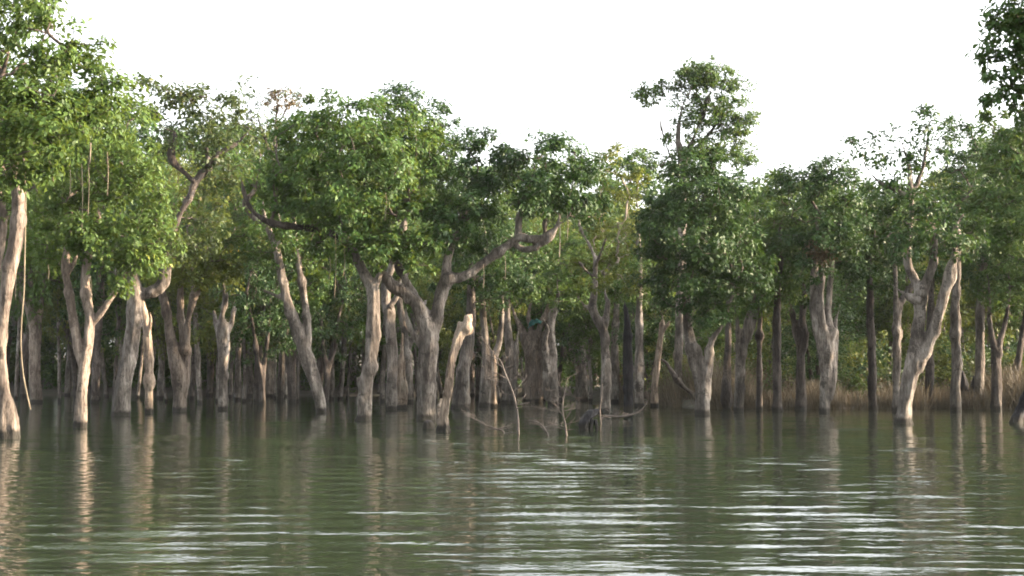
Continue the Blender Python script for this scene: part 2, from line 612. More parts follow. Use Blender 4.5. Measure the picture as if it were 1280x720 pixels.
build_tree('tree', 'crooked grey tree whose trunk turns sideways and lifts a dark limb against the sky', TREE, yb=520, leaf='sparse', bark='bark',
           stems=[[(150, 520, 11), (154, 485, 12), (161, 450, 11), (166, 415, 11), (168, 385, 11.5), (168, 362, 12), (166, 345, 8), (170, 325, 4)],
                  [(168, 370, 9), (182, 367, 8), (196, 362, 8), (205, 352, 9), (206, 330, 9), (208, 318, 6)],
                  [(207, 326, 6.5), (211, 308, 5.5), (216, 292, 5), (224, 270, 4.5), (236, 248, 5), (246, 225, 5.5), (262, 208, 6), (274, 192, 4), (292, 182, 3), (305, 170, 2)],
                  [(244, 228, 4), (226, 212, 4), (214, 198, 6), (216, 176, 4), (219, 165, 1.4)],
                  [(160, 365, 5), (150, 352, 4), (146, 340, 3)],
                  [(262, 208, 4), (258, 185, 2.5), (262, 160, 2)]],
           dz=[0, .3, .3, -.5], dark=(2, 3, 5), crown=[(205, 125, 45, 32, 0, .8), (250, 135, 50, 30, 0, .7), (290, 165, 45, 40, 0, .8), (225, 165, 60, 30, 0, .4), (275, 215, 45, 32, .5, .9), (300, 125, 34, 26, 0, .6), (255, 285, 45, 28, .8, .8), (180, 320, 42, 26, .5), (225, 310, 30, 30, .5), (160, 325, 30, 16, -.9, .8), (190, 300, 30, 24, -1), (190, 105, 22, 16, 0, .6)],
           dens=5.5, per=30, L=0.15, R=0.36, lo=0.2, twig='twig')
build_tree('dead_tree', 'bleached narrow snag with a dark hole, right of the crooked grey tree', 'dead tree', yb=517, bark='deadwood',
           stems=[[(187, 517, 6), (187, 490, 6), (186, 450, 6), (184, 420, 6), (181, 393, 5.5), (178, 376, 3)], [(184, 425, 4), (188, 400, 2.5), (187, 388, 1)]])
build_tree('tree', 'trunk splitting into three sunlit prongs with yellowish leaves above', TREE, yb=515, leaf='yellow', bark='bark_pale',
           stems=[[(225, 515, 8.5), (225, 490, 9), (224, 466, 12), (217, 443, 9), (212, 415, 7), (209, 395, 6), (204, 374, 5), (200, 350, 4)],
                  [(226, 505, 7), (230, 480, 8), (232, 450, 7), (230, 420, 7), (226, 395, 5), (226, 365, 4.5), (228, 340, 3)],
                  [(231, 440, 6), (234, 415, 5), (236, 395, 4.5), (242, 372, 4.5), (249, 360, 3.5), (255, 345, 2.5)]],
           crown=[(240, 325, 52, 26), (270, 345, 38, 22, 0, .8), (205, 335, 35, 25, 0, .8), (290, 300, 50, 30, 1), (235, 350, 34, 14, -.9, .7), (280, 330, 34, 20, -.5)], dens=5)
build_tree('dead_tree', 'thick broken snag with a splintered crown-shaped top and one pale splinter', 'dead tree', yb=513, bark='bark',
           stems=[[(278, 513, 6.5), (278, 485, 7), (279, 450, 8), (279, 425, 9), (279, 405, 8)], [(276, 420, 6), (270, 403, 4), (267, 388, 2)],
                  [(279, 415, 6), (278, 395, 4), (280, 378, 3), (280, 363, 2.5), (279, 352, 1.2)], [(282, 420, 6), (289, 402, 4), (293, 386, 2)], [(281, 385, 3), (284, 372, 3.2), (283, 362, 1)]])
build_tree('tree', 'trunk leaning left with a second stem beside it, left of the biggest round crown', TREE, yb=516, leaf='mid', bark='bark',
           stems=[[(402, 516, 7), (400, 500, 8), (393, 475, 9), (383, 445, 9.5), (375, 420, 9), (366, 398, 8), (358, 373, 7.5), (354, 352, 6.5), (347, 320, 5.5), (338, 292, 4.5), (330, 270, 4)],
                  [(383, 440, 6), (385, 415, 5), (382, 389, 5), (378, 358, 5), (372, 319, 4.5), (368, 288, 4)],
                  [(400, 516, 4), (394, 495, 3.5), (388, 470, 3)],
                  [(358, 375, 5), (348, 371, 4), (337, 366, 2.5), (330, 363, 1.2)], [(345, 315, 3.5), (352, 296, 3), (350, 275, 2.5)],
                  [(335, 288, 4), (318, 270, 4), (306, 255, 4), (318, 238, 3), (322, 220, 2)]],
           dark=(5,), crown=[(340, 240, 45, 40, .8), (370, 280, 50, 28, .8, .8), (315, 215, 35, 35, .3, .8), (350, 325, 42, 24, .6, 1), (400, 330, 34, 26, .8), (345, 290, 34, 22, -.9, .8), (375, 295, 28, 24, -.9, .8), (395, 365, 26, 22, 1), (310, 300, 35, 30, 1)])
build_tree('tree', 'straight grey forked tree carrying the biggest round leafy crown', TREE, yb=526, leaf='mid', bark='bark',
           stems=[[(456, 526, 9.5), (457, 500, 10), (458, 482, 10.5), (463, 450, 9.5), (466, 415, 9), (467, 385, 8.5), (466, 362, 9), (457, 345, 7.5), (447, 326, 6), (436, 300, 5)],
                  [(466, 368, 5), (472, 350, 4), (478, 335, 3), (484, 315, 2.5)], [(454, 488, 5), (450, 478, 4), (447, 472, 2)],
                  [(440, 310, 5), (415, 292, 5), (385, 285, 5), (355, 282, 5), (330, 275, 4), (312, 258, 3.5), (305, 240, 3)]],
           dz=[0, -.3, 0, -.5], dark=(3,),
           crown=[(445, 175, 85, 52), (395, 165, 62, 45, .2), (505, 180, 62, 55, .2), (365, 205, 42, 50, .4), (535, 225, 42, 55, .4), (440, 235, 88, 55, -.6), (385, 250, 58, 42, .2), (500, 270, 62, 48, -.3), (445, 290, 50, 26, .6), (415, 310, 40, 20, .6), (500, 310, 34, 20, .8), (450, 310, 46, 20, -.9), (485, 320, 34, 18, -.9), (530, 310, 26, 26, -.2), (560, 270, 32, 36, .8), (455, 200, 75, 60, -1.6), (440, 125, 32, 16, .4)],
           dens=5.8, per=48)
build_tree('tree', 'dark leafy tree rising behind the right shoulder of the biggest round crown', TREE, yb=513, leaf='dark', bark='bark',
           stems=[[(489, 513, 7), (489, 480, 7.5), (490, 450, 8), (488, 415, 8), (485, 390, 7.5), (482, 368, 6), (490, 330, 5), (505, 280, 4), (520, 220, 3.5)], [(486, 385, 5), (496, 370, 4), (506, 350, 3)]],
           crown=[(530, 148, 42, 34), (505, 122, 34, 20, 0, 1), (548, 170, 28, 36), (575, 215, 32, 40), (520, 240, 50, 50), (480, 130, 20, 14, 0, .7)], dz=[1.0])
build_tree('dead_tree', 'bright split stump glowing orange behind the big forked tree', 'dead tree', yb=511, bark='deadwood',
           stems=[[(500, 511, 6), (500, 490, 6), (501, 465, 5.5), (502, 440, 4), (503, 418, 2)], [(505, 511, 4), (507, 485, 3.5), (505, 460, 2.5), (508, 440, 1)]])
build_tree('tree', 'thin grey tree just left of the big forked trunk, half behind it', TREE, yb=504, leaf='mid', bark='bark',
           stems=[[(512, 504, 5), (511, 470, 6), (509, 435, 5), (503, 400, 5), (498, 370, 4.5), (500, 330, 4)], [(511, 435, 4), (520, 415, 4), (526, 400, 3)]],
           crown=[(500, 320, 45, 35), (530, 300, 40, 30)])
build_tree('tree', 'massive tree with wide V fork and a long bare limb reaching right', TREE, yb=525, leaf='dark', bark='bark',
           stems=[[(533, 525, 12.5), (533, 500, 13), (533, 475, 13), (534, 445, 12.5), (536, 418, 13), (530, 398, 11), (521, 380, 10), (508, 368, 9), (494, 360, 8), (482, 348, 6.5), (474, 335, 5)],
                  [(538, 415, 11), (545, 400, 9.5), (549, 378, 8.5), (555, 358, 8.5), (562, 348, 8), (578, 346, 6.5), (592, 338, 6), (606, 327, 5.5), (623, 315, 5.5), (640, 303, 5.5), (650, 297, 6), (665, 299, 5.5), (680, 297, 5.5), (690, 291, 4.5), (697, 280, 3), (700, 268, 1.5)],
                  [(557, 358, 7), (558, 340, 6.5), (560, 320, 6), (566, 305, 4.5), (578, 280, 4)],
                  [(518, 376, 6), (510, 355, 5.5), (502, 338, 5), (492, 322, 4)],
                  [(647, 300, 5), (648, 285, 4.5), (650, 270, 4), (656, 255, 3), (662, 230, 2.5)],
                  [(643, 306, 4.5), (655, 312, 4.5), (670, 310, 4.5), (684, 300, 4)],
                  [(681, 296, 4), (681, 280, 3), (684, 262, 2.5), (676, 240, 2)],
                  [(530, 440, 6), (523, 428, 5), (515, 415, 4), (508, 395, 3)]],
           dz=[-.3, -.2, .3, .5, .2, -.3, .3, -.3],
           crown=[(605, 205, 36, 36), (640, 200, 36, 26), (685, 195, 44, 28), (735, 210, 28, 28), (655, 235, 55, 26), (715, 240, 38, 28), (600, 250, 36, 38, .4), (695, 183, 22, 14), (605, 172, 18, 12), (580, 300, 28, 20, .5), (740, 255, 26, 26, .5), (560, 285, 34, 28, -.8), (690, 245, 38, 24, -.9, .9), (650, 262, 26, 16, -1, .8), (585, 265, 28, 24, -.6), (600, 300, 24, 18, .8)],
           dens=7)
build_tree('dead_tree', 'bleached leaning dead trunk with a knobbly top, nearest in the middle', 'dead tree', yb=540, bark='deadwood',
           stems=[[(555, 540, 8.5), (556, 520, 7), (560, 495, 7), (563, 465, 7), (568, 440, 7), (574, 420, 7), (580, 410, 8), (582, 404, 5)], [(577, 416, 6), (585, 413, 5), (589, 407, 2.5)], [(572, 425, 5), (574, 408, 3.5), (573, 401, 1.5)], [(551, 540, 4), (549, 520, 3), (551, 500, 2)]], amp=0.055, flute=0.3)
build_tree('dead_tree', 'short black waterlogged stub beside the bleached leaning trunk', 'stump', yb=536, bark='black',
           stems=[[(534, 536, 6.5), (534, 530, 6), (535, 527, 4)]])
build_tree('tree', 'wide grey trunk behind the bleached leaning dead trunk', TREE, yb=511, leaf='dark', bark='bark',
           stems=[[(575, 511, 12), (577, 485, 11), (581, 455, 9.5), (586, 425, 8), (588, 400, 7), (589, 370, 6), (590, 345, 5), (600, 310, 4)]],
           crown=[(590, 320, 48, 40), (625, 350, 35, 30, 0, .8), (560, 350, 28, 26, 0, .6), (620, 290, 50, 30)], dz=[.6])
build_tree('tree', 'thick dark trunk forking low, behind and left of the dead sapling', TREE, yb=508, leaf='dark', bark='bark',
           stems=[[(606, 508, 9), (607, 480, 8.5), (608, 450, 7), (606, 420, 5.5), (604, 395, 5), (602, 360, 4)], [(612, 480, 6), (618, 450, 5), (624, 425, 5), (627, 400, 4), (628, 370, 3)]],
           crown=[(610, 365, 38, 25), (640, 330, 45, 34)])
build_tree('dead_tree', 'slender split snag with one bright orange side, behind the dead sapling', 'dead tree', yb=510, bark='deadwood',
           stems=[[(617, 510, 4.2), (617, 490, 4), (618, 465, 4), (617, 440, 2)]])
build_tree('tree', 'upright grey tree between the low forked dark trunk and the fanned trunk', TREE, yb=505, leaf='mid', bark='bark',
           stems=[[(634, 505, 7), (635, 475, 7), (637, 440, 6.5), (633, 400, 6), (635, 365, 5), (632, 330, 4)], [(641, 505, 4), (644, 470, 4), (646, 440, 3.5), (647, 420, 2)]],
           crown=[(650, 350, 45, 32), (620, 300, 40, 30)])
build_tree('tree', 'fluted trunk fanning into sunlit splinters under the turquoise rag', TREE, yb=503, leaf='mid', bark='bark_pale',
           stems=[[(662, 503, 8), (662, 475, 8), (663, 445, 8), (656, 425, 6), (650, 408, 4.5), (644, 395, 3)], [(671, 503, 6), (670, 470, 6), (668, 440, 7), (672, 418, 5), (679, 400, 4.5), (684, 388, 3.5), (687, 372, 3)],
                  [(675, 503, 5), (676, 470, 4.5), (674, 445, 5), (678, 425, 4), (683, 410, 3)], [(664, 435, 5), (664, 412, 4), (660, 395, 3), (664, 375, 2.5)]],
           crown=[(665, 345, 45, 28), (700, 330, 40, 34), (660, 310, 50, 30)], dz=[0, -.4, .4, .5])
build_tree('tree', 'plain grey trunk right beside the fanned splintered trunk', TREE, yb=507, leaf='mid', bark='bark',
           stems=[[(692, 507, 7), (691, 470, 7), (690, 440, 6.5), (688, 410, 6), (692, 390, 4), (697, 370, 3)], [(684, 500, 5), (683, 460, 5), (681, 430, 4)]],
           crown=[(700, 360, 40, 28), (730, 320, 40, 36)])
build_tree('tree', 'far Y-shaped grey tree standing between fanned trunk and gnarled pale tree', TREE, yb=501, leaf='mid', bark='bark',
           stems=[[(728, 501, 8), (727, 470, 8.5), (720, 448, 7), (714, 425, 6), (711, 405, 5)], [(730, 460, 6), (729, 435, 6), (727, 412, 5.5), (731, 390, 4)], [(733, 460, 5), (741, 440, 5), (744, 420, 4)]],
           crown=[(720, 365, 45, 32), (755, 345, 40, 40)])
build_tree('tree', 'gnarled pale tree with bare twisted upper limbs and one lit sliver of bark', TREE, yb=516, leaf='yellow', bark='bark',
           stems=[[(757, 516, 7.5), (757, 490, 8), (757, 460, 7.5), (756, 430, 6.5), (753, 410, 6.5), (746, 398, 6.5), (741, 385, 6), (742, 368, 5), (744, 345, 4), (743, 322, 3), (736, 305, 2)],
                  [(754, 412, 5.5), (758, 395, 5), (760, 378, 4.5), (757, 370, 3)], [(741, 388, 4.5), (734, 384, 3.5), (729, 380, 2)],
                  [(743, 335, 3), (750, 318, 2.5), (758, 296, 1.5)], [(744, 350, 3), (731, 336, 2), (722, 326, 1.5)]],
           crown=[(775, 225, 34, 34, 3, .7), (760, 270, 38, 38, 3, .6), (795, 250, 24, 40, 3, .7), (765, 300, 38, 28, 2, .8), (735, 335, 32, 24, 1.5), (770, 345, 30, 24, 1.5), (745, 350, 20, 14, -.6, .4), (762, 196, 34, 14, 3, .5)], twig='twig_pale', per=36, dens=6)
build_tree('dead_tree', 'nearly black charred trunk among grey ones in the middle right', 'dead tree', yb=513, bark='black',
           stems=[[(786, 513, 6.5), (786, 480, 7), (785, 450, 7), (784, 420, 6), (783, 398, 5), (781, 380, 3)]])
build_tree('tree', 'straight grey trunk immediately right of the charred black one', TREE, yb=509, leaf='mid', bark='bark',
           stems=[[(799, 509, 6.5), (799, 470, 6.5), (799, 430, 6), (799, 395, 5.5), (800, 350, 4.5), (798, 300, 4)]],
           crown=[(800, 335, 42, 38), (775, 350, 36, 32), (800, 205, 26, 20, 0, .9), (780, 200, 24, 16)], dens=7)
build_tree('tree', 'grey trunk half behind the gnarled pale tree, on its right', TREE, yb=504, leaf='mid', bark='bark',
           stems=[[(768, 504, 6), (768, 470, 6), (768, 430, 5.5), (770, 395, 5), (772, 350, 4)]], crown=[(770, 370, 36, 26), (740, 300, 30, 40)])
build_tree('dead_tree', 'broken-off leaning pale snag with a curled lit tip', 'dead tree', yb=509, bark='deadwood',
           stems=[[(818, 509, 5.5), (818, 485, 5), (821, 462, 5), (824, 435, 5), (827, 416, 5), (829, 404, 4)], [(826, 418, 3.5), (833, 408, 3), (837, 401, 1.2)]])
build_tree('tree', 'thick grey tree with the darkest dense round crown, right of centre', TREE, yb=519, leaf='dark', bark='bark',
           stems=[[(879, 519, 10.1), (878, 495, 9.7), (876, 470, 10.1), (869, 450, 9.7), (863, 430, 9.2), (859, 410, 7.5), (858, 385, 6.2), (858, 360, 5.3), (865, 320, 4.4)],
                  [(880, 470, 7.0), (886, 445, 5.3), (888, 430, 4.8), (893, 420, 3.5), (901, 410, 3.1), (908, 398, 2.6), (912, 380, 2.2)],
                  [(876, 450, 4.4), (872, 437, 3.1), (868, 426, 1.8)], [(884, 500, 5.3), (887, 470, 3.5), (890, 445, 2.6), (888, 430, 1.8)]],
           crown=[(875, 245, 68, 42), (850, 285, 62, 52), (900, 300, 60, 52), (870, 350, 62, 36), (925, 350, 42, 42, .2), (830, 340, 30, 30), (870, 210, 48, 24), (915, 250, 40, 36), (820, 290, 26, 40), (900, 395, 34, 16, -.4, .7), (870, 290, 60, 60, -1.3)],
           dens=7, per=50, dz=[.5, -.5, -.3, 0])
build_tree('tree', 'tallest open-topped tree whose bare stems stand above the darkest crown', TREE, yb=507, leaf='mid', bark='bark',
           stems=[[(846, 507, 6), (848, 450, 6), (850, 380, 6), (852, 300, 5.5), (853, 235, 5), (852, 205, 4.5), (848, 175, 3.6), (850, 145, 2.4), (858, 120, 1.5)],
                  [(855, 225, 4), (860, 195, 3.5), (868, 170, 3), (880, 140, 2.5), (888, 115, 2)], [(853, 225, 3), (838, 195, 2), (828, 165, 1.6), (822, 130, 1)], [(858, 205, 3), (872, 185, 3), (893, 158, 2.5), (903, 135, 2)]],
           crown=[(880, 92, 40, 18, 0, 1.2), (862, 100, 34, 20, 0, 1.1), (900, 100, 28, 18, 0, 1.1), (925, 103, 18, 12, 0, 1), (868, 130, 26, 16, 0, .9), (820, 108, 24, 9, 0, .8), (805, 112, 14, 6, 0, .8), (905, 128, 34, 20), (860, 150, 30, 20, 0, .6), (895, 150, 36, 20), (885, 190, 42, 22), (850, 195, 34, 22, 0, .8), (870, 170, 40, 20, 0, .35), (812, 118, 26, 12, 0, .8), (835, 165, 16, 18, 0, .35), (928, 150, 18, 24), (918, 165, 26, 18, 0, .9), (922, 190, 22, 16), (895, 188, 20, 12), (838, 128, 16, 10, 0, .7), (868, 84, 16, 8, 0, .9), (808, 205, 28, 16), (935, 200, 18, 16)],
           dens=8.5, per=34, R=0.27, lo=0.1, twig='twig_pale')
# right half
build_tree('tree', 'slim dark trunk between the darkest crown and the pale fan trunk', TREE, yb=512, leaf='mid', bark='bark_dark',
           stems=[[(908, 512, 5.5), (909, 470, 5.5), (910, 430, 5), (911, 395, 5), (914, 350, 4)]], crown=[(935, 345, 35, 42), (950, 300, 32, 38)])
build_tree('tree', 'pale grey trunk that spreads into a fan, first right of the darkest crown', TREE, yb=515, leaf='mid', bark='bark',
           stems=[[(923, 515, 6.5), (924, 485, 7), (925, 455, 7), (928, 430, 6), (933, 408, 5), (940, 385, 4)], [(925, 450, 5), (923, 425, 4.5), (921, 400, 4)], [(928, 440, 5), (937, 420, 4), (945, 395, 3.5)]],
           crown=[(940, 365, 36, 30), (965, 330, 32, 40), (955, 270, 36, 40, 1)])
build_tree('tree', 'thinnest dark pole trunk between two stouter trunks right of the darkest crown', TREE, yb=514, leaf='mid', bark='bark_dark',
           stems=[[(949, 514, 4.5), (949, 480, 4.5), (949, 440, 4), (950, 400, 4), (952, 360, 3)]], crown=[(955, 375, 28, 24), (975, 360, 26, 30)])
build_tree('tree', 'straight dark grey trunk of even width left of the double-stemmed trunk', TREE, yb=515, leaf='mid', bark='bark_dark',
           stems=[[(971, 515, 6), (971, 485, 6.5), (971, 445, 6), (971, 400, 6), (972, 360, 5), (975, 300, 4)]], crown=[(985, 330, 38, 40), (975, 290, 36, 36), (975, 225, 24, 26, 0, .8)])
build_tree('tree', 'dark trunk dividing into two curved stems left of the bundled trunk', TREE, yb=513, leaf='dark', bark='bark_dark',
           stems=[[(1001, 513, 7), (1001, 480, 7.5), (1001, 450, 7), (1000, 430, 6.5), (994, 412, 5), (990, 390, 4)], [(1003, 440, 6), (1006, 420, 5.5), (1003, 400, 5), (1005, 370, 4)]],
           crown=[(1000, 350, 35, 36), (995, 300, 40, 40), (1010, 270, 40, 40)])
build_tree('tree', 'pale bundled trunk made of parallel upright stems with a brown nest of twigs above', TREE, yb=516, leaf='dark', bark='bark',
           stems=[[(1030, 516, 7), (1031, 490, 7.5), (1032, 460, 8), (1030, 435, 11), (1022, 410, 7), (1017, 385, 6), (1017, 355, 5), (1020, 320, 4)],
                  [(1031, 450, 8), (1029, 420, 7), (1026, 390, 6), (1027, 355, 5), (1030, 320, 4)], [(1033, 450, 8), (1036, 420, 6), (1035, 390, 5.5), (1037, 360, 5), (1040, 325, 4)],
                  [(1036, 500, 6), (1042, 470, 5), (1043, 440, 5.5), (1043, 415, 6), (1045, 400, 3)]],
           crown=[(1010, 225, 40, 30), (1045, 245, 38, 36), (1020, 285, 44, 34), (990, 215, 24, 20, 0, .8), (1060, 280, 28, 34), (1035, 215, 28, 20), (1010, 320, 24, 22), (1035, 300, 40, 24, -.8), (1010, 335, 24, 18, -.8, .8), (1060, 335, 26, 30, .6)],
           patches=[(1025, 315, 17, 16, 'brown', 26)], dens=7)
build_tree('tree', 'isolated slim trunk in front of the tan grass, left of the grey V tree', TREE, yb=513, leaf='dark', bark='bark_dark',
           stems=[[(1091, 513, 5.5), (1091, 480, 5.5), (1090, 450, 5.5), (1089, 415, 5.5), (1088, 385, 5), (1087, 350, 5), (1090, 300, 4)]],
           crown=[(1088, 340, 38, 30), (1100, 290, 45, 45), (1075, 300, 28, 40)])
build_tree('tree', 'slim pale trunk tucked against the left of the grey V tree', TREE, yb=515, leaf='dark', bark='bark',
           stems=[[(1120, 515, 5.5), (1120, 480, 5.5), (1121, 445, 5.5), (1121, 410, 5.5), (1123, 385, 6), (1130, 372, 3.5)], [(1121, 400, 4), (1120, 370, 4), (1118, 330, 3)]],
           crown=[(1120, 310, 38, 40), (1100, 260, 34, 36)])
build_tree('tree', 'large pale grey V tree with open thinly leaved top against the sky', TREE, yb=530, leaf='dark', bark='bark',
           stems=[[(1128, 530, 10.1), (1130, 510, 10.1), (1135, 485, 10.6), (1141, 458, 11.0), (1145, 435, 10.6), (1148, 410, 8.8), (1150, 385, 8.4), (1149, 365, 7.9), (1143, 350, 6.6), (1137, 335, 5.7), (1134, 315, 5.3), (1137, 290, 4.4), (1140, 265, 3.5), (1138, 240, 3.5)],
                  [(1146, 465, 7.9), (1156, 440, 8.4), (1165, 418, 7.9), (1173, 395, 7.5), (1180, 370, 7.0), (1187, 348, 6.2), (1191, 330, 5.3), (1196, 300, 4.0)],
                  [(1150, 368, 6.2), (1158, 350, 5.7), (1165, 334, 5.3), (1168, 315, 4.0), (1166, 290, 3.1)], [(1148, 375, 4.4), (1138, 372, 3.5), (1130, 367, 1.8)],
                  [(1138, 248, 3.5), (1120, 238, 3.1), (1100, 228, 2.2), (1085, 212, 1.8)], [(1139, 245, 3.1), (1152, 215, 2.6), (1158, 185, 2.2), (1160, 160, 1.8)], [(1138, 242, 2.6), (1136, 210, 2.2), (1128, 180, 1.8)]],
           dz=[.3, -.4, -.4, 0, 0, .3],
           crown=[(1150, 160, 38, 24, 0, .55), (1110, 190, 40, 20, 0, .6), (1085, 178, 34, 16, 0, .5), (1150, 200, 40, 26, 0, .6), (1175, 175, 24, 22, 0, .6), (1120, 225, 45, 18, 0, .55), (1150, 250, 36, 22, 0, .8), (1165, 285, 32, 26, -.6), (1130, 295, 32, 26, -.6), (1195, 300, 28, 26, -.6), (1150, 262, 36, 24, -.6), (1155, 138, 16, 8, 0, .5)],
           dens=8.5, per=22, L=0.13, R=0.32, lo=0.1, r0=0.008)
build_tree('tree', 'dark straight trunk seen through the gap just right of the grey V tree', TREE, yb=511, leaf='dark', bark='bark_dark',
           stems=[[(1161, 511, 6), (1162, 475, 6.5), (1162, 440, 6), (1163, 405, 5.5), (1165, 360, 5)]], crown=[(1165, 330, 35, 36), (1175, 270, 36, 36)])
build_tree('tree', 'dark-topped tapering trunk crossing behind the leaning arm of the V tree', TREE, yb=514, leaf='dark', bark='bark',
           stems=[[(1195, 514, 7), (1195, 485, 7), (1197, 455, 7.5), (1195, 425, 6.5), (1194, 395, 6.5), (1195, 360, 6), (1196, 325, 5), (1198, 290, 4)]],
           crown=[(1205, 185, 28, 34), (1200, 235, 34, 38), (1205, 290, 38, 36), (1195, 160, 18, 14, 0, .8)])
build_tree('dead_tree', 'charred forked stump with a glowing orange foot at the grassy bank', 'stump', yb=510, bark='black',
           stems=[[(1210, 510, 5.5), (1207, 490, 5), (1204, 475, 4.5), (1201, 463, 3)], [(1212, 500, 4.5), (1216, 485, 4), (1218, 470, 2.5)]])
build_tree('tree', 'straight smooth grey trunk right of the charred forked stump', TREE, yb=511, leaf='dark', bark='bark',
           stems=[[(1224, 511, 6.5), (1224, 480, 7), (1225, 445, 7), (1225, 415, 7), (1225, 390, 6.5), (1228, 350, 5), (1235, 300, 4)]],
           crown=[(1235, 250, 42, 48), (1250, 310, 42, 40), (1225, 340, 34, 28), (1250, 200, 36, 34)])
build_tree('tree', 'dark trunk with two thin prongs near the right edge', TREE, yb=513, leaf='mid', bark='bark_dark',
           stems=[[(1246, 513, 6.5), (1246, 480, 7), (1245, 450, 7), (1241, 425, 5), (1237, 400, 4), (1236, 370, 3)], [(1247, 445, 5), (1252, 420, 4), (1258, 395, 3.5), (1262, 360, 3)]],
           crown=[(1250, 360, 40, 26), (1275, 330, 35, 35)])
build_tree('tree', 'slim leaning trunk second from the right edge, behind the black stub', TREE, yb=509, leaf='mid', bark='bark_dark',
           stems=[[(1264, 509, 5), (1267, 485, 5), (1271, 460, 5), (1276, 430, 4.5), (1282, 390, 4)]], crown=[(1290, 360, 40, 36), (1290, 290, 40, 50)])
build_tree('dead_tree', 'black leaning stub rising from the water at the right edge', 'stump', yb=529, bark='black',
           stems=[[(1270, 529, 9), (1274, 518, 8.5), (1280, 505, 8), (1288, 492, 7), (1296, 480, 4)]])
build_tree('tree', 'near tree outside the right edge whose big leafed branches enter at top right', TREE, d=27, leaf='mid', bark='bark',
           stems=[[(1350, 558, 17), (1348, 480, 15), (1345, 400, 14), (1340, 300, 12), (1330, 200, 10), (1310, 110, 7), (1290, 60, 5)], [(1335, 240, 8), (1380, 150, 7), (1420, 60, 5)]],
           crown=[(1258, 50, 28, 26, 0, 1.2), (1280, 15, 38, 30, 0, 1.2), (1250, 82, 28, 20, 0, 1.1), (1265, 120, 40, 24, 0, 1.1), (1310, 60, 46, 70), (1250, 20, 16, 18, 0, .8), (1360, 20, 70, 90), (1420, 90, 60, 90), (1330, 170, 40, 40)],
           L=0.13, per=30, dens=14, R=0.22, dz=[0, .5])
build_tree('tree', 'leafy mid green tree filling the right border under the near branches', TREE, yb=524, leaf='mid', bark='bark',
           stems=[[(1312, 524, 9), (1310, 450, 8), (1306, 380, 7), (1300, 300, 6), (1290, 230, 5)]],
           crown=[(1262, 175, 30, 30, 0, .9), (1250, 215, 36, 34), (1290, 250, 48, 50), (1240, 265, 36, 32), (1290, 180, 40, 45), (1265, 310, 34, 24), (1240, 150, 12, 20, 0, .6)], dens=7)

# thin skyline tree with brown tuft behind the biggest crown
build_tree('tree', 'wispy thin-limbed tree with a rusty brown tuft left of the biggest crown', TREE, yb=504, leaf='sparse', bark='bark_dark',
           stems=[[(322, 504, 5), (324, 440, 5), (328, 360, 5), (332, 280, 4), (338, 220, 3.5), (343, 180, 3), (345, 150, 2.5)], [(340, 200, 2.5), (330, 170, 2), (322, 145, 1.5)], [(344, 165, 2), (356, 140, 1.5), (372, 120, 1)]],
           crown=[(325, 165, 30, 28, 0, .4), (362, 120, 32, 14, 0, .6), (320, 130, 26, 20, 0, .6), (340, 150, 30, 20, 0, .4), (345, 200, 30, 25, 0, .8), (330, 260, 45, 40)],
           patches=[(350, 122, 24, 15, 'brown', 11)], dens=8, per=20, lo=0.1)

# ------------------------------------------------------------------ hanging aerial roots on the two left trees
def strand(parent_name_obj, pts, r, mat='root', name='hanging_root'):
    base = parent_name_obj.location
    path = [(P(x, y, d) - base, r * .62 * d / F) for (x, y, d) in pts]
    V, Fc = [], []
    tube(V, Fc, catmull(path, 5), 6, True, 0.12, int(pts[0][0]))
    return link_mesh(name, raw_mesh(name, V, Fc), parent_name_obj, M[mat])


roots = [o for o in COL.objects if o.type == 'EMPTY']
t_left = roots[0]
t_three = roots[2]
dl = dist_of(548)
strand(t_left, [(31, 215, dl), (32, 260, dl), (31, 310, dl), (30, 360, dl), (27, 400, dl), (26, 430, dl), (28, 460, dl), (31, 480, dl), (38, 512, dl)], 1.7)
strand(t_left, [(20, 300, dl), (20, 330, dl), (19, 375, dl)], 1.3)
d3 = dist_of(535) - 1.5
for x, y0, y1, r in ((102, 205, 290, .9), (112, 155, 205, 1.6), (110, 195, 270, .8), (134, 190, 245, .9), (87, 205, 245, .8), (113, 345, 375, .5), (60, 330, 350, .6), (73, 150, 190, 1.4)):
    strand(t_three, [(x, y0, d3), (x + 1.2, (y0 + y1) / 2, d3), (x, y1, d3)], r)
t_big = [o for o in roots if 'biggest round leafy crown' in o['label']][0]
for x, y0, y1, dd in ((419, 290, 372, 41), (412, 320, 350, 41), (430, 310, 345, 41), (482, 240, 275, 41)):
    strand(t_big, [(x, y0, dd), (x + 1, (y0 + y1) / 2, dd), (x - 1, y1, dd)], 0.7, 'root')
t_v = [o for o in roots if 'massive tree with wide V' in o['label']][0]
for x, y0, y1, r in ((699, 268, 322, .9), (604, 330, 360, .6), (631, 320, 350, .5), (709, 262, 300, .6)):
    strand(t_v, [(x, y0, 42.5), (x + 1, (y0 + y1) / 2, 42.5), (x, y1, 42.5)], r, 'twig_pale')

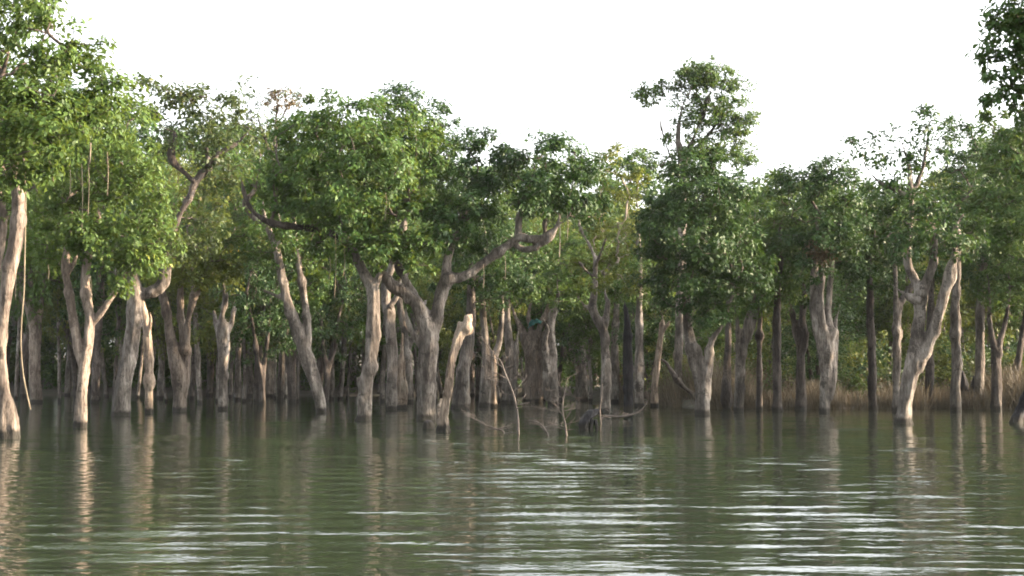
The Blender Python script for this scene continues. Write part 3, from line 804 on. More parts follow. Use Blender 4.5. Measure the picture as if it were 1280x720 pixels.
# ------------------------------------------------------------------ dead brush, driftwood, cloth
def dead_sapling(name, label, cat, x, yb, top, seed, spread=0.5, r=2.2, stems=None, nb=23, mat='drift', group=None):
    d = dist_of(yb)
    base = Vector((P(x, yb, d).x, d, 0))
    root_path = [(P(a, b, d) - base, rr * d / F) for (a, b, rr) in (stems or [(x, yb, r), (x + (top[0] - x) * .5, (yb + top[1]) / 2, r * .7), (top[0], top[1], r * .3)])]
    root_path = [(root_path[0][0] + Vector((0, 0, -0.3)), root_path[0][1])] + root_path
    root_path = [(p_, r_ * .62) for p_, r_ in root_path]
    V, Fc = [], []
    sm = catmull(root_path, 5)
    tube(V, Fc, sm, 7, True, 0.08, seed)
    rnd = random.Random(seed)

    def br(p, dirn, ln, r, lev):
        pts = [(p, r)]
        q = p.copy()
        for k in range(4):
            dirn = (dirn + Vector((rnd.uniform(-.35, .35), rnd.uniform(-.35, .35), rnd.uniform(-.25, .3)))).normalized()
            q = q + dirn * ln / 4
            pts.append((q.copy(), r * (1 - (k + 1) / 5)))
        tube(V, Fc, catmull(pts, 2), 5, True, 0.05, rnd.randint(0, 999))
        if lev > 0:
            for k in range(rnd.randint(2, 3)):
                i = rnd.randint(1, 3)
                d2 = (dirn + Vector((rnd.uniform(-1, 1), rnd.uniform(-.8, .8), rnd.uniform(-.3, .8)))).normalized()
                br(pts[i][0], d2, ln * rnd.uniform(.4, .65), r * .6, lev - 1)
    for i in range(nb):
        j = rnd.randint(len(sm) // 4, len(sm) - 2)
        p, r_ = sm[j]
        an = rnd.choice([0, PI]) + rnd.uniform(-.9, .9)
        dirn = Vector((math.cos(an), math.sin(an) * .7, rnd.uniform(.1, 1.0))).normalized()
        br(p, dirn, .72 * spread * rnd.uniform(.4, 1.0), max(r_ * .5, .0045), 2 if rnd.random() < .7 else 1)
    o = link_mesh(name, raw_mesh(name, V, Fc), None, M[mat])
    o.location = base
    return tag(o, label, cat, group)


dead_sapling('dead_sapling', 'tallest bare drowned sapling curving up in front of the dark forked trunk', 'sapling', 648, 543, (620, 425), 3,
             spread=0.9, stems=[(648, 543, 2.8), (647, 520, 2.4), (643, 498, 2.2), (637, 480, 2.0), (631, 466, 1.8), (626, 452, 1.4), (616, 440, .9), (606, 428, .4)], nb=20)
dead_sapling('dead_sapling', 'small twiggy drowned bush standing right of the tallest drowned sapling', 'sapling', 707, 545, (712, 470), 5, spread=0.6, nb=22, r=2.2,
             stems=[(708, 545, 2.4), (706, 528, 2), (703, 510, 1.5), (706, 490, 1.0), (710, 472, .5)])
dead_sapling('dead_sapling', 'low tangle of bent twigs between the two drowned saplings', 'sapling', 684, 545, (670, 528), 9, spread=0.55, nb=14, r=2.0,
             stems=[(685, 545, 2), (680, 535, 1.8), (674, 529, 1.2), (665, 526, .6)])
dead_sapling('dead_sapling', 'faint spread of drooping bare twigs left of the tallest drowned sapling', 'sapling', 628, 541, (600, 520), 12, spread=0.8, nb=17, r=1.6,
             stems=[(630, 541, 1.6), (620, 536, 1.4), (606, 531, 1), (592, 522, .5)])
dead_sapling('dead_sapling', 'tiny bare twig sprout in the water left of the straight grey forked tree', 'sapling', 432, 532, (430, 505), 13, spread=0.4, nb=6, r=0.9)
dead_sapling('dead_sapling', 'pale upright stick beside the driftwood log in front of gnarled tree', 'sapling', 752, 530, (753, 478), 15, spread=0.35, nb=5, r=1.2,
             stems=[(751, 530, 1.4), (750, 512, 1.2), (752, 496, 1), (753, 478, .4)])
# driftwood: a dark chunk and a long pale bough lying on the water
dd = dist_of(538)
V, Fc = [], []
base = Vector((P(735, 538, dd).x, dd, 0))
for st, s_ in (([(731, 540, 6), (731, 528, 6), (736, 520, 5.5), (742, 516, 4.5), (749, 514, 3)], 1), ([(739, 540, 2.5), (739, 532, 2.5), (741, 524, 3)], 2), ([(747, 541, 2), (746, 533, 2), (744, 524, 2.5)], 3), ([(727, 540, 3), (726, 530, 2.5), (730, 523, 2)], 4)):
    tube(V, Fc, catmull([(P(a, b, dd) - base, r * dd / F) for a, b, r in st], 4), 9, True, 0.16, s_, 0.2)
me = raw_mesh('driftwood', V, Fc)
o = link_mesh('driftwood', me, None, M['black'])
o.location = base
tag(o, 'dark hunched root lump poking out of the water beside the drowned bush', 'driftwood')
dead_sapling('fallen_branch', 'long pale bough lying over the water right of the dark root lump', 'branch', 752, 524, (800, 500), 21, spread=0.6, nb=11,
             stems=[(752, 524, 2.4), (762, 520, 2.6), (775, 521, 2.4), (790, 518, 2.0), (802, 512, 1.3), (810, 500, .8), (808, 488, .4)])
build_tree('dead_tree', 'dark arched limb bending down behind the thick tree with the darkest crown', 'branch', yb=509, bark='bark_dark',
           stems=[[(874, 509, 3.5), (868, 495, 4), (856, 485, 4), (846, 475, 3.8), (838, 462, 3.2), (831, 452, 2.4), (822, 446, 1)], [(846, 475, 2.4), (850, 460, 1.5), (846, 440, 1)]], dz=[.5])

# turquoise rag caught in the branches
n = 14
Vc, Qc = [], []
for i in range(n):
    for j in range(n):
        u, v = i / (n - 1) - .5, j / (n - 1) - .5
        q = Vector((u * 5, v * 5, 3.1))
        Vc.append(Vector((u * .46 * (1 + .5 * mnoise.noise(q * .7)) + .05 * mnoise.noise(q * 1.5), .16 * mnoise.noise(q + Vector((9, 0, 0))) + .25 * abs(u) * abs(v) * 2,
                          v * .20 * (1 - .9 * u) - abs(u - .15) * .34 + .09 * mnoise.noise(q * 1.2 + Vector((0, 5, 0))))))
for i in range(n - 1):
    for j in range(n - 1):
        a = i * n + j
        Qc.append((a, a + 1, a + n + 1, a + n))
o = link_mesh('rag', raw_mesh('rag', Vc, Qc), None, M['cloth'])
o.location = P(669, 400, dist_of(503) - 0.6)
so = o.modifiers.new('s', 'SOLIDIFY'); so.thickness = 0.006
tag(o, 'crumpled turquoise rag snagged in the branches over the fanned trunk', 'rag')

# ------------------------------------------------------------------ background trees: built once per kind, then copied
def proto(name, stems, blobs, leaf, bark, dens=4.2, per=50, L=0.17, R=0.45, seed=1):
    rng = np.random.default_rng(seed)
    root = bpy.data.objects.new(name, None)
    st = [[(Vector(p), r * .72) for p, r in s_] for s_ in stems]
    me = fused_trunk('trunk', st, 0.06, 0.03, 2.0, seed, 0.12)
    me.materials.append(M[bark])
    cs = [('trunk', me)]
    if blobs:
        cen, ow = clump_centres([(Vector(c), r, k) for c, r, k in blobs], dens, rng, .4)
        tm = twig_mesh('crown_branches', stem_nodes(st), cen, rng, r0=0.009)
        tm.materials.append(M['twig'])
        lm = leaf_mesh('crown', cen, ow, per, R * rng.uniform(.6, 1.25, len(cen)), L, rng)
        lm.materials.append(M[leaf])
        cs += [('crown_branches', tm), ('crown', lm)]
    kids = []
    for nme, m_ in cs:
        k = bpy.data.objects.new(nme, m_)
        k.parent = root
        kids.append(k)
    return root, kids


V3 = lambda x, y, z: (x, y, z)
PROTOS = [
    proto('tree', [[((0, 0, -.7), .27), ((0, 0, 0), .22), ((.05, 0, 1.5), .2), ((-.05, .05, 3), .19), ((.1, 0, 4.6), .15), ((.2, 0, 6.5), .1)], [((0, 0, 3.2), .12), ((.6, .2, 4.4), .1), ((1.1, .3, 5.6), .06)]],
          [((0, 0, 6.3), (2.3, 2.3, 2.3), 1), ((.6, .3, 4.3), (2.3, 2.2, 1.3), 1), ((-1, -.4, 5), (1.6, 1.6, 1.4), 1), ((.4, 0, 8), (1.4, 1.4, 1.2), 1), ((.5, -.5, 3.2), (1.9, 1.8, 1.0), .8), ((-.6, .6, 2.7), (1.2, 1.2, .7), .5)], 'mid', 'bark', seed=21),
    proto('tree', [[((0, 0, -.7), .32), ((0, 0, 0), .26), ((0, 0, 1.2), .25), ((-.3, 0, 2.2), .17), ((-.5, .1, 3.4), .14), ((-.8, 0, 5), .1)], [((0, 0, 1.2), .2), ((.3, 0, 2.1), .17), ((.45, -.1, 3.4), .14), ((.9, 0, 5), .1)]],
          [((-.6, 0, 5.8), (1.9, 2, 2), 1), ((1, .2, 5.6), (2, 2, 1.8), 1), ((0, -.2, 4.1), (2.5, 2, 1.1), 1), ((.2, 0, 7.6), (1.7, 1.7, 1.5), 1), ((-.4, .5, 3.0), (2.0, 1.8, .9), .8), ((.9, -.5, 2.6), (1.1, 1.1, .7), .5)], 'dark', 'bark_dark', seed=22),
    proto('tree', [[((0, 0, -.7), .22), ((0, 0, 0), .17), ((.3, 0, 1.5), .16), ((.5, .05, 3), .15), ((.9, 0, 4.6), .12), ((1.2, 0, 6.2), .08)]],
          [((1, 0, 6.3), (2.1, 2.1, 2.1), 1), ((.2, .3, 4.6), (2, 1.9, 1.5), 1), ((1.4, 0, 8), (1.2, 1.2, 1.0), 1), ((0, 0, 3.1), (1.8, 1.7, 1.0), .8)], 'yellow', 'bark', seed=23),
    proto('tree', [[((0, 0, -.7), .4), ((0, 0, 0), .33), ((0, 0, 1.2), .3), ((.05, 0, 2.2), .34), ((-.35, 0, 3.2), .16), ((-.6, .1, 4.6), .1)], [((0, 0, 2), .2), ((0, .1, 3.2), .15), ((.1, 0, 5), .1)], [((.1, 0, 2), .2), ((.4, 0, 3.1), .15), ((.7, 0, 4.6), .1)]],
          [((0, 0, 5.9), (2.6, 2.3, 2.1), 1), ((-.8, .2, 4.2), (1.8, 1.8, 1.1), 1), ((1.1, -.2, 4.4), (1.8, 1.8, 1.2), 1), ((0, 0, 7.8), (1.8, 1.7, 1.3), 1), ((.3, -.8, 3.3), (1.9, 1.4, .8), .7)], 'bright', 'bark_pale', seed=24),
]


def skyline(x):
    xs = [-200, 60, 150, 200, 300, 380, 500, 570, 620, 700, 790, 800, 950, 1000, 1080, 1130, 1200, 1240, 1500]
    ys = [60, 60, 120, 130, 140, 130, 130, 190, 195, 185, 205, 205, 205, 205, 215, 215, 190, 150, 130]
    return float(np.interp(x, xs, ys))


def back_tree(k, x, yb, label, rot=None, drop=45, group='trees in the shade of the flooded wood', sxy=1.0, ztop=9.0, d=None):
    rt, kids = PROTOS[k]
    rnd = random.Random(int(x * 7 + yb))
    d = d or dist_of(yb)
    htop = (HORIZON - (skyline(x) + drop + rnd.uniform(0, 25))) * d / F + CAM_H
    s = htop / 9.0
    r = rt.copy()
    COL.objects.link(r)
    r.location = (P(x, yb, d).x, d, 0)
    r.rotation_euler = (rnd.uniform(-.05, .05), rnd.uniform(-.09, .09), rot if rot is not None else rnd.uniform(0, 6.28))
    r.scale = (sxy * (0.75 + 0.25 * s), sxy * (0.75 + 0.25 * s), s)
    for c in kids:
        q = c.copy()
        COL.objects.link(q)
        q.parent = r
    tag(r, label, 'tree', group)
    return r


BT = [
    (3, 45, 504, 'thick shaded trunk right behind the hanging roots of the near left tree'),
    (0, 84, 495, 'slim far trunk just left of the three-limbed sunlit tree'),
    (1, 118, 504, 'shaded trunk seen just right of the three-limbed tree\'s base'),
    (2, 133, 496, 'thin far trunk between the three-limbed tree and the crooked grey tree'),
    (0, 64, 492, 'far trunk between the hanging roots and the three-limbed tree'),
    (0, 200, 499, 'thin far trunk in the gap right of the bleached narrow snag'),
    (2, 250, 505, 'leaning thin trunk between the three-pronged tree and the splintered snag'),
    (1, 262, 495, 'far pole trunk immediately left of the splintered snag'),
    (0, 297, 501, 'slender trunk just right of the splintered snag'),
    (1, 312, 496, 'far trunk second to the right of the splintered snag'),
    (3, 338, 496, 'stout far trunk left of the pair of close trunks behind the leaning tree'),
    (0, 350, 502, 'left trunk of the close pair behind the leaning tree'),
    (1, 365, 504, 'right trunk of the close pair behind the leaning tree'),
    (0, 414, 500, 'left of two slim trunks between leaning tree and straight forked tree'),
    (2, 425, 500, 'right of two slim trunks between leaning tree and straight forked tree'),
    (0, 441, 493, 'far trunk touching the left side of the straight forked tree'),
    (1, 385, 491, 'far trunk hidden low behind the leaning trunk\'s foot'),
    (0, 475, 494, 'far trunk seen between straight forked tree and its grey neighbour'),
    (2, 552, 496, 'far trunk between the massive V fork and the bleached leaning trunk'),
    (1, 650, 494, 'far trunk in the gap left of the fanned splintered trunk'),
    (3, 705, 494, 'far thick trunk right of the fanned splintered trunk'),
    (0, 745, 494, 'far trunk glimpsed left of the gnarled pale tree'),
    (1, 810, 500, 'shaded trunk between two grey trunks left of the broken leaning snag'),
    (0, 845, 499, 'trunk standing behind the dark arched limb'),
    (2, 898, 499, 'thin trunk close behind the right side of the thick darkest-crowned tree'),
    (0, 938, 500, 'trunk on the bank between the fan trunk and the thin dark pole'),
    (1, 985, 500, 'bank trunk between the straight dark trunk and the double-stemmed trunk'),
    (3, 1062, 497, 'sunlit leafy tree on the bank right of the bundled trunk'),
    (2, 1108, 497, 'yellow-leaved bank tree behind the slim pale trunk left of the V tree'),
    (0, 1180, 498, 'bank tree behind the gap between V tree arm and tapering trunk'),
    (3, 1237, 497, 'bright-leaved bank tree behind the straight smooth trunk'),
    (0, 1275, 499, 'bank tree behind the black stub at the right edge'),
    (1, 5, 493, 'shaded far tree behind the peach trunk at the left edge'),
]
for k, x, yb, lab in BT:
    back_tree(k, x, yb, lab)
PACK = [(20, 500), (74, 503), (96, 499), (124, 499), (143, 501), (172, 498), (208, 503), (240, 499), (271, 503), (288, 497), (305, 503), (319, 500), (329, 506), (344, 499), (357, 497), (372, 503), (396, 500), (407, 505), (434, 499), (478, 503), (522, 500),
        (545, 503), (597, 499), (624, 502), (644, 500), (655, 497), (681, 499), (700, 501), (715, 498), (738, 503), (776, 503), (792, 501), (807, 505), (828, 503), (856, 504), (915, 505), (958, 507), (1020, 508), (1150, 507)]
# second row deep in the wood; only their crowns and scraps of trunk show between the others
deep = [(-30, 92), (30, 88), (95, 96), (150, 90), (185, 86), (228, 95), (278, 90), (330, 96), (372, 98), (400, 90), (455, 94), (500, 88), (525, 96), (590, 90), (628, 94), (665, 88), (690, 97), (735, 90), (778, 88), (830, 84), (870, 78), (920, 80), (965, 76), (1012, 80), (1040, 74), (1085, 78), (1140, 76), (1165, 82), (1212, 74), (1255, 78), (1300, 74), (1340, 80)]
LM = [(8, 'the peach trunk at the left edge'), (100, 'the three-limbed sunlit tree'), (160, 'the crooked grey tree'), (225, 'the three-pronged tree'), (278, 'the splintered snag'), (385, 'the leaning double trunk'),
      (458, 'the straight forked tree'), (534, 'the massive V-forked tree'), (570, 'the bleached leaning trunk'), (635, 'the tallest drowned sapling'), (668, 'the fanned splintered trunk'), (728, 'the far Y-shaped tree'), (757, 'the gnarled pale tree'),
      (800, 'the charred black trunk'), (875, 'the tree with the darkest crown'), (923, 'the pale fan trunk'), (971, 'the straight dark grey trunk'), (1001, 'the double-stemmed dark trunk'), (1030, 'the pale bundled trunk'), (1091, 'the isolated slim trunk'),
      (1140, 'the grey V tree'), (1195, 'the tapering trunk behind the V tree'), (1224, 'the smooth trunk by the charred stump'), (1246, 'the two-pronged trunk near the right edge')]
used = set()
for i, (x, d) in enumerate(deep):
    nm = min(LM, key=lambda q: abs(q[0] - x))
    side = 'just left of' if x < nm[0] - 4 else ('just right of' if x > nm[0] + 4 else 'straight behind')
    lab = 'deep background tree seen %s %s' % (side, nm[1])
    if lab in used:
        lab = 'farther deep background tree %s %s' % (side, nm[1])
    used.add(lab)
    ybx = HORIZON + CAM_H * F / d
    back_tree([0, 1, 3, 0, 2, 1, 0, 3][i % 8], x, ybx, lab, drop=25, d=d, group='deep background trees')
adj = ['slim straight', 'thin crooked', 'narrow forked', 'slight leaning', 'spindly grey']
for i, (x, yb) in enumerate(PACK):
    nm = min(LM, key=lambda q: abs(q[0] - x))
    side = 'a step left of' if x < nm[0] - 4 else ('a step right of' if x > nm[0] + 4 else 'in line with')
    for a_ in adj[i % 5:] + adj:
        lab = '%s shaded trunk %s %s' % (a_, side, nm[1])
        if lab not in used:
            break
    used.add(lab)
    back_tree([0, 2, 1, 2, 0][i % 5], x, yb, lab, drop=70 + (i * 37) % 60, group='thin trunks packed in the shade', sxy=.5 + .2 * ((i * 7) % 5) / 4)
# neighbours standing just outside the right edge (they shade the right half)
for i, (x, d, k) in enumerate(((1430, 37, 0), (1400, 46, 1), (1370, 56, 3))):
    back_tree(k, x, HORIZON + CAM_H * F / d, ['full tree outside the right edge, nearest the water', 'dark forked tree outside the right edge, in the middle', 'broad tree outside the right edge, at the bank'][i], drop=0, d=d)

for i, (x, d, k) in enumerate(((1600, 34, 3), (1560, 43, 0), (1500, 50, 1), (1480, 62, 3), (1420, 68, 0), (1700, 52, 3))):
    back_tree(k, x, HORIZON + CAM_H * F / d, 'leafy neighbour tree standing outside the view beyond the right edge', drop=0, d=d, group='neighbour trees beyond the right edge')

# ------------------------------------------------------------------ far wood, undergrowth, dry grass
def shore(x):
    return np.interp(x, [-60, 0, 4, 7, 30, 60], [96, 92, 72, 57.5, 57, 56])


def mass(name, n, L, mat, sample, label, cat=None, seed=3):
    rng = np.random.default_rng(seed)
    cen = sample(rng, n)
    ow = unit(rng.normal(size=cen.shape) * .6 + np.array([0.2, -0.8, .4]))
    me = leaf_mesh(name, cen, ow, 42, 0.55, L, rng)
    o = link_mesh(name, me, None, M[mat])
    return tag(o, label, cat, None, 'stuff')


def low_s(rng, n):
    x = rng.uniform(-60, 55, n)
    y = rng.uniform(98, 110, n)
    return np.stack([x, y, rng.uniform(0.3, 5.5, n)], 1)


def far_s(y0, y1, half, hmin, seed):
    def f(rng, n):
        x = rng.uniform(-half, half, n)
        y = rng.uniform(y0, y1, n)
        px = 640 + x / y * F
        top = np.array([(HORIZON - (skyline(p) + 18 + 22 * mnoise.noise(Vector((p * .02, seed, 0))))) for p in px]) * y / F + CAM_H
        z = rng.uniform(hmin, 1, n) ** 0.9 * top
        return np.stack([x, y, np.maximum(z, .4)], 1)
    return f


mass('far_wood', 5600, 0.40, 'mid', far_s(100, 118, 58, .03, 5), 'dense green wood closing the view behind the flooded trees', 'wood', 31)
mass('far_wood', 2600, 0.34, 'dark', far_s(97, 106, 54, .0, 8), 'dark green low thicket in front of the closing wood', 'thicket', 32)


mass('far_wood', 2600, 0.30, 'mid', low_s, 'thick green brush under the closing wood along the far shore', 'brush', 35)


def shrubs(rng, n):
    x = rng.uniform(-50, 34, n)
    y = shore(x) + rng.uniform(1.5, 11, n)
    kk = np.array([mnoise.noise(Vector((a * .45, b * .3, rng.integers(0, 2) * 0.2))) > -.12 for a, b in zip(x, y)])
    x, y = x[kk], y[kk]
    n = len(x)
    h = np.array([1.3 + 4.0 * max(0, .5 + mnoise.noise(Vector((a * .25, b * .1, 2)))) for a, b in zip(x, y)])
    h = np.where(x > 6, h * 0.45 + 0.5, h)
    z = rng.uniform(0.1, 1, n) * h
    y = np.where(x > 6, y + 2.5, y)
    return np.stack([x, y, z + .2], 1)


mass('undergrowth', 3600, 0.20, 'mid', lambda r, n: (lambda q: q[q[:, 0] < 7])(shrubs(r, n)), 'green undergrowth along the far shore behind the grey trunks', 'undergrowth', 33)
mass('undergrowth', 2600, 0.15, 'yellow', lambda r, n: (lambda q: q[q[:, 0] > 5])(shrubs(r, n)), 'yellowish undergrowth on the bank above the tan grass', 'undergrowth', 34)
mass('undergrowth', 2400, 0.17, 'dark', lambda r, n: (lambda q: q[q[:, 0] > 5] + np.array([.8, 1.5, .5]))(shrubs(r, n)), 'dark green undergrowth mixed into the bank behind the tan grass', 'undergrowth', 36)
mass('undergrowth', 900, 0.13, 'brown', lambda r, n: (lambda q: q[q[:, 0] > 4] * np.array([1, 1, .5]) + np.array([0, -1.2, .1]))(shrubs(r, n)), 'brown dried weeds along the bank edge', 'weeds', 37)

# dry grass on the right bank
rng = np.random.default_rng(44)
n = 60000
x = rng.uniform(4.5, 34, n)
y = shore(x) + rng.uniform(-1.6, 6.0, n) ** 1.0
keep = np.array([mnoise.noise(Vector((a * .5, b * .5, 0))) > -0.15 for a, b in zip(x, y)])
x, y = x[keep], y[keep]
n = len(x)
h = rng.uniform(.3, 1.35, n) ** 1.2 * (0.72 + 1.5 * np.array([mnoise.noise(Vector((a * .35, b * .2, 7))) for a in x for b in (0,)]))
an = rng.uniform(0, PI, n)
lean = rng.normal(size=(n, 2)) * .34
w = .011
V = np.empty((n, 4, 3), dtype=np.float32)
z0 = np.full(n, -0.1)
bx, by = np.cos(an) * w, np.sin(an) * w
V[:, 0] = np.stack([x - bx, y - by, z0], 1)
V[:, 1] = np.stack([x + bx, y + by, z0], 1)
V[:, 2] = np.stack([x + lean[:, 0] * h + bx * .4, y + lean[:, 1] * h + by * .4, h], 1)
V[:, 3] = np.stack([x + lean[:, 0] * h - bx * .4, y + lean[:, 1] * h - by * .4, h], 1)
o = link_mesh('dry_grass', quad_mesh('dry_grass', V.reshape(-1, 3), np.arange(4 * n).reshape(n, 4)), None, M['reed'])
tag(o, 'tall dry tan grass on the bank behind the trunks at the right', 'grass', None, 'stuff')

# a few separate bushes at the bank
BUSH = [(1060, 66, 2.6, 1.3, 'yellow', 'sunlit yellow-green bush right of the pale bundled trunk'), (1012, 64, 1.6, 1.0, 'mid', 'low green bush left of the pale bundled trunk at the bank'),
        (1070, 60.5, 1.1, .9, 'bright', 'small bright bush at the grass edge right of the bundled trunk'), (945, 62, 1.7, 1.1, 'mid', 'bank bush behind the thin dark pole trunk'),
        (1180, 66, 2.4, 1.4, 'yellow', 'yellowish bush behind the leaning arm of the V tree'), (1265, 65, 2.2, 1.5, 'bright', 'bright bush behind the slim leaning trunk near the right edge'),
        (860, 64, 1.8, 1.2, 'yellow', 'yellow-green bush under the dark arched limb')]
for x, d, h, w_, mt, lab in BUSH:
    rng = np.random.default_rng(int(x))
    bx = P(x, 500, d).x
    root = empty('bush', (bx, d, 0.1), lab, 'bush')
    blobs = [(Vector((rng.uniform(-.5, .5) * w_, rng.uniform(-.3, .3), h * .3 + .5 * h * rng.random())), (w_ * .7, w_ * .6, h * .4), 1.0) for _ in range(5)]
    cen, ow = clump_centres(blobs, 9, rng, .3)
    link_mesh('crown_branches', twig_mesh('crown_branches', [(Vector((0, 0, -.2)), .03), (Vector((0, 0, .2)), .03)], cen, rng), root, M['twig'])
    link_mesh('crown', leaf_mesh('crown', cen, ow, 40, .26, .13, rng), root, M[mt])

# ------------------------------------------------------------------ ground
xs = np.concatenate([np.linspace(-400, -70, 14), np.linspace(-66, 66, 110), np.linspace(70, 400, 14)])
ys = np.concatenate([np.linspace(-200, 40, 10), np.linspace(44, 150, 100), np.linspace(160, 600, 14)])
X, Y = np.meshgrid(xs, ys)
Sx = shore(np.clip(X, -60, 60))
t = Y - Sx
Z = np.where(t < 0, np.maximum(-1.6, t * 0.12), np.minimum(t * 0.09, .55))
Z += np.clip((Y - 98) * 0.05, 0, 2.4)
for i in range(Z.shape[0]):
    for j in range(Z.shape[1]):
        Z[i, j] += 0.08 * mnoise.noise(Vector((X[i, j] * .3, Y[i, j] * .3, 0)))
nx, ny = len(xs), len(ys)
I = np.arange(nx * ny).reshape(ny, nx)
Q = np.stack([I[:-1, :-1].ravel(), I[:-1, 1:].ravel(), I[1:, 1:].ravel(), I[1:, :-1].ravel()], 1)
gm = quad_mesh('ground', np.stack([X.ravel(), Y.ravel(), Z.ravel()], 1), Q, True)
m, nt, out = new_mat('muddy_ground')
L_ = nt.links.new
b = N(nt, 'ShaderNodeBsdfPrincipled'); b.inputs['Roughness'].default_value = .95
geo = N(nt, 'ShaderNodeNewGeometry')
nz = N(nt, 'ShaderNodeTexNoise'); nz.inputs['Scale'].default_value = .9; nz.inputs['Detail'].default_value = 8
L_(geo.outputs['Position'], nz.inputs['Vector'])
r = ramp(nt, [(.3, (.03, .026, .016)), (.5, (.055, .045, .03)), (.7, (.035, .045, .018))])
L_(nz.outputs['Fac'], r.inputs['Fac']); L_(r.outputs['Color'], b.inputs['Base Color'])
bp = N(nt, 'ShaderNodeBump'); bp.inputs['Distance'].default_value = .1
L_(nz.outputs['Fac'], bp.inputs['Height']); L_(bp.outputs['Normal'], b.inputs['Normal'])
L_(b.outputs[0], out.inputs['Surface'])
tag(link_mesh('ground', gm, None, m), 'muddy wooded bank beyond the flooded trees', 'ground', None, 'structure')

# ------------------------------------------------------------------ water
ys = [4.0]
while ys[-1] < 125:
    ys.append(ys[-1] + max(0.022, ys[-1] * 0.0030))
ys = np.concatenate([[-200, -60, -10, 0, 2.5], ys, [170, 300]])
xs = np.concatenate([[-400, -120, -70], np.arange(-44, 44.01, 0.15), [70, 120, 400]])
X, Y = np.meshgrid(xs, ys)
rng = np.random.default_rng(5)
Z = np.zeros_like(X)
K = 80
DY = np.maximum(0.022, np.abs(Y) * 0.0030)
for i in range(K):
    lam = 0.17 * (.95 / 0.17) ** rng.random()
    th = rng.normal() * 0.26 + PI / 2
    if rng.random() < .2:
        th = rng.uniform(0, PI)
    k = 2 * PI / lam
    slope = 0.0060
    a = slope / k * 1.4
    # slowly varying strength, so that ripples come in patches
    ex = 0.5 + 0.5 * np.sin(X * rng.uniform(.08, .3) + Y * rng.uniform(.05, .22) + rng.uniform(0, 6.28))
    Z += a * (0.2 + 1.4 * ex ** 1.5) * np.clip(lam / (5 * DY) - .3, 0, 1) * np.sin(k * (X * math.cos(th) + Y * math.sin(th)) + rng.uniform(0, 6.28))
calm = np.interp(Y, [0, 14, 30, 60, 110], [.78, .84, .98, .95, .75])
right = 0.88 + 0.2 / (1 + np.exp(-(X / np.maximum(Y, 3) + .02) * 18))
edge = np.clip((60 - np.abs(X)) / 10, 0, 1) * np.clip((130 - Y) / 10, 0, 1) * np.clip(Y / 4, 0, 1)
Z = Z * calm * right * edge
nx, ny = len(xs), len(ys)
I = np.arange(nx * ny).reshape(ny, nx)
Q = np.stack([I[:-1, :-1].ravel(), I[:-1, 1:].ravel(), I[1:, 1:].ravel(), I[1:, :-1].ravel()], 1)
wm = quad_mesh('water', np.stack([X.ravel(), Y.ravel(), Z.ravel()], 1), Q, True)
m, nt, out = new_mat('muddy_water')
L_ = nt.links.new
b = N(nt, 'ShaderNodeBsdfPrincipled')
b.inputs['Base Color'].default_value = (.017, .023, .015, 1)
b.inputs['Roughness'].default_value = .02
b.inputs['IOR'].default_value = 1.333
geo = N(nt, 'ShaderNodeNewGeometry')
mp = N(nt, 'ShaderNodeMapping'); mp.inputs['Scale'].default_value = (1, 1.8, 1)
L_(geo.outputs['Position'], mp.inputs['Vector'])
nz = N(nt, 'ShaderNodeTexNoise'); nz.inputs['Scale'].default_value = 5; nz.inputs['Detail'].default_value = 2
L_(mp.outputs['Vector'], nz.inputs['Vector'])
bp = N(nt, 'ShaderNodeBump'); bp.inputs['Strength'].default_value = .5; bp.inputs['Distance'].default_value = .012
L_(nz.outputs['Fac'], bp.inputs['Height']); L_(bp.outputs['Normal'], b.inputs['Normal'])
L_(b.outputs[0], out.inputs['Surface'])
tag(link_mesh('water', wm, None, m), 'murky green lake water with small ripples', 'water', None, 'structure')

# ------------------------------------------------------------------ haze
HZ = 0.0001
if HZ:
    a, b_, c = 410, (-210, 610), (-4.0, 22.0)
    hv = [(x, y, z) for z in c for y in b_ for x in (-a, a)]
    hm = raw_mesh('haze', [Vector(v) for v in hv], [(0, 2, 3, 1), (4, 5, 7, 6), (0, 1, 5, 4), (2, 6, 7, 3), (0, 4, 6, 2), (1, 3, 7, 5)], False)
    m, nt, out = new_mat('haze_air')
    pv = N(nt, 'ShaderNodeVolumePrincipled')
    pv.inputs['Color'].default_value = (.85, .9, .95, 1)
    pv.inputs['Density'].default_value = HZ
    pv.inputs['Anisotropy'].default_value = 0.2
    nt.links.new(pv.outputs[0], out.inputs['Volume'])
    m.cycles.homogeneous_volume = True
    tag(link_mesh('haze', hm, None, m), 'thin pale evening haze over the water and trees', 'haze', None, 'stuff')

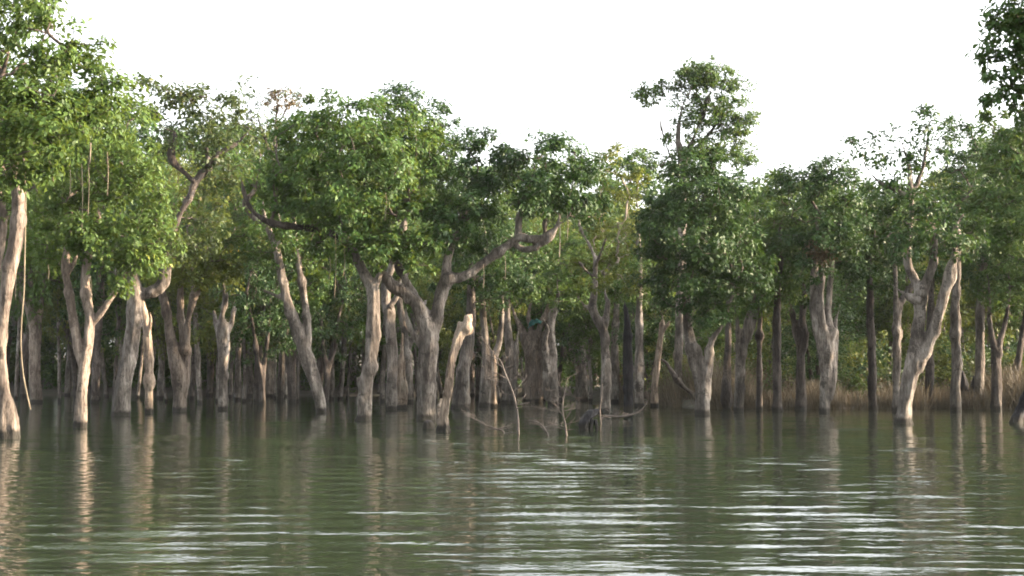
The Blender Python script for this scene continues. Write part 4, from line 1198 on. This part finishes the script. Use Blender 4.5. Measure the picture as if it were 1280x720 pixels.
# ------------------------------------------------------------------ light
SUN_EL = math.radians(16)
SUN_AZ = math.radians(88)          # measured clockwise from +Y (the view direction); 90 = right
sd = Vector((math.sin(SUN_AZ) * math.cos(SUN_EL), math.cos(SUN_AZ) * math.cos(SUN_EL), math.sin(SUN_EL)))
ld = bpy.data.lights.new('sun', 'SUN')
ld.energy = 4.5
ld.angle = math.radians(0.6)
ld.color = (1.0, 0.76, 0.52)
lo_ = bpy.data.objects.new('sun', ld)
COL.objects.link(lo_)
lo_.location = sd * 60
lo_.rotation_euler = (-sd).to_track_quat('-Z', 'Y').to_euler()
w = bpy.data.worlds.new('World')
SC.world = w
w.use_nodes = True
nt = w.node_tree
nt.nodes.clear()
sky = nt.nodes.new('ShaderNodeTexSky')
sky.sky_type = 'NISHITA'
sky.sun_disc = False
sky.sun_elevation = SUN_EL
sky.sun_rotation = SUN_AZ
sky.air_density = 1.0
sky.dust_density = 3.5
sky.ozone_density = 1.0
bg = nt.nodes.new('ShaderNodeBackground')
bg.inputs['Strength'].default_value = 0.15
wo = nt.nodes.new('ShaderNodeOutputWorld')
hs = nt.nodes.new('ShaderNodeHueSaturation')
hs.inputs['Saturation'].default_value = 0.2
nt.links.new(sky.outputs[0], hs.inputs['Color'])
nt.links.new(hs.outputs[0], bg.inputs['Color'])
nt.links.new(bg.outputs[0], wo.inputs['Surface'])

# ------------------------------------------------------------------ render settings
for o_ in SC.objects:
    if o_.parent is None and o_.get('label') and len(o_['label'].split()) > 16:
        print('LONG', o_.name, o_['label'])
SC.render.engine = 'CYCLES'
SC.view_settings.view_transform = 'Standard'
SC.view_settings.look = 'None'
SC.view_settings.gamma = 1
SC.view_settings.use_curve_mapping = False
SC.view_settings.exposure = 2.62
cy = SC.cycles
cy.max_bounces = 5
cy.diffuse_bounces = 3
cy.glossy_bounces = 3
cy.transmission_bounces = 2
cy.use_denoising = True
cy.use_adaptive_sampling = True
cy.adaptive_threshold = 0.02
cy.filter_width = 1.8
SC.render.resolution_x = 1024
SC.render.resolution_y = 576
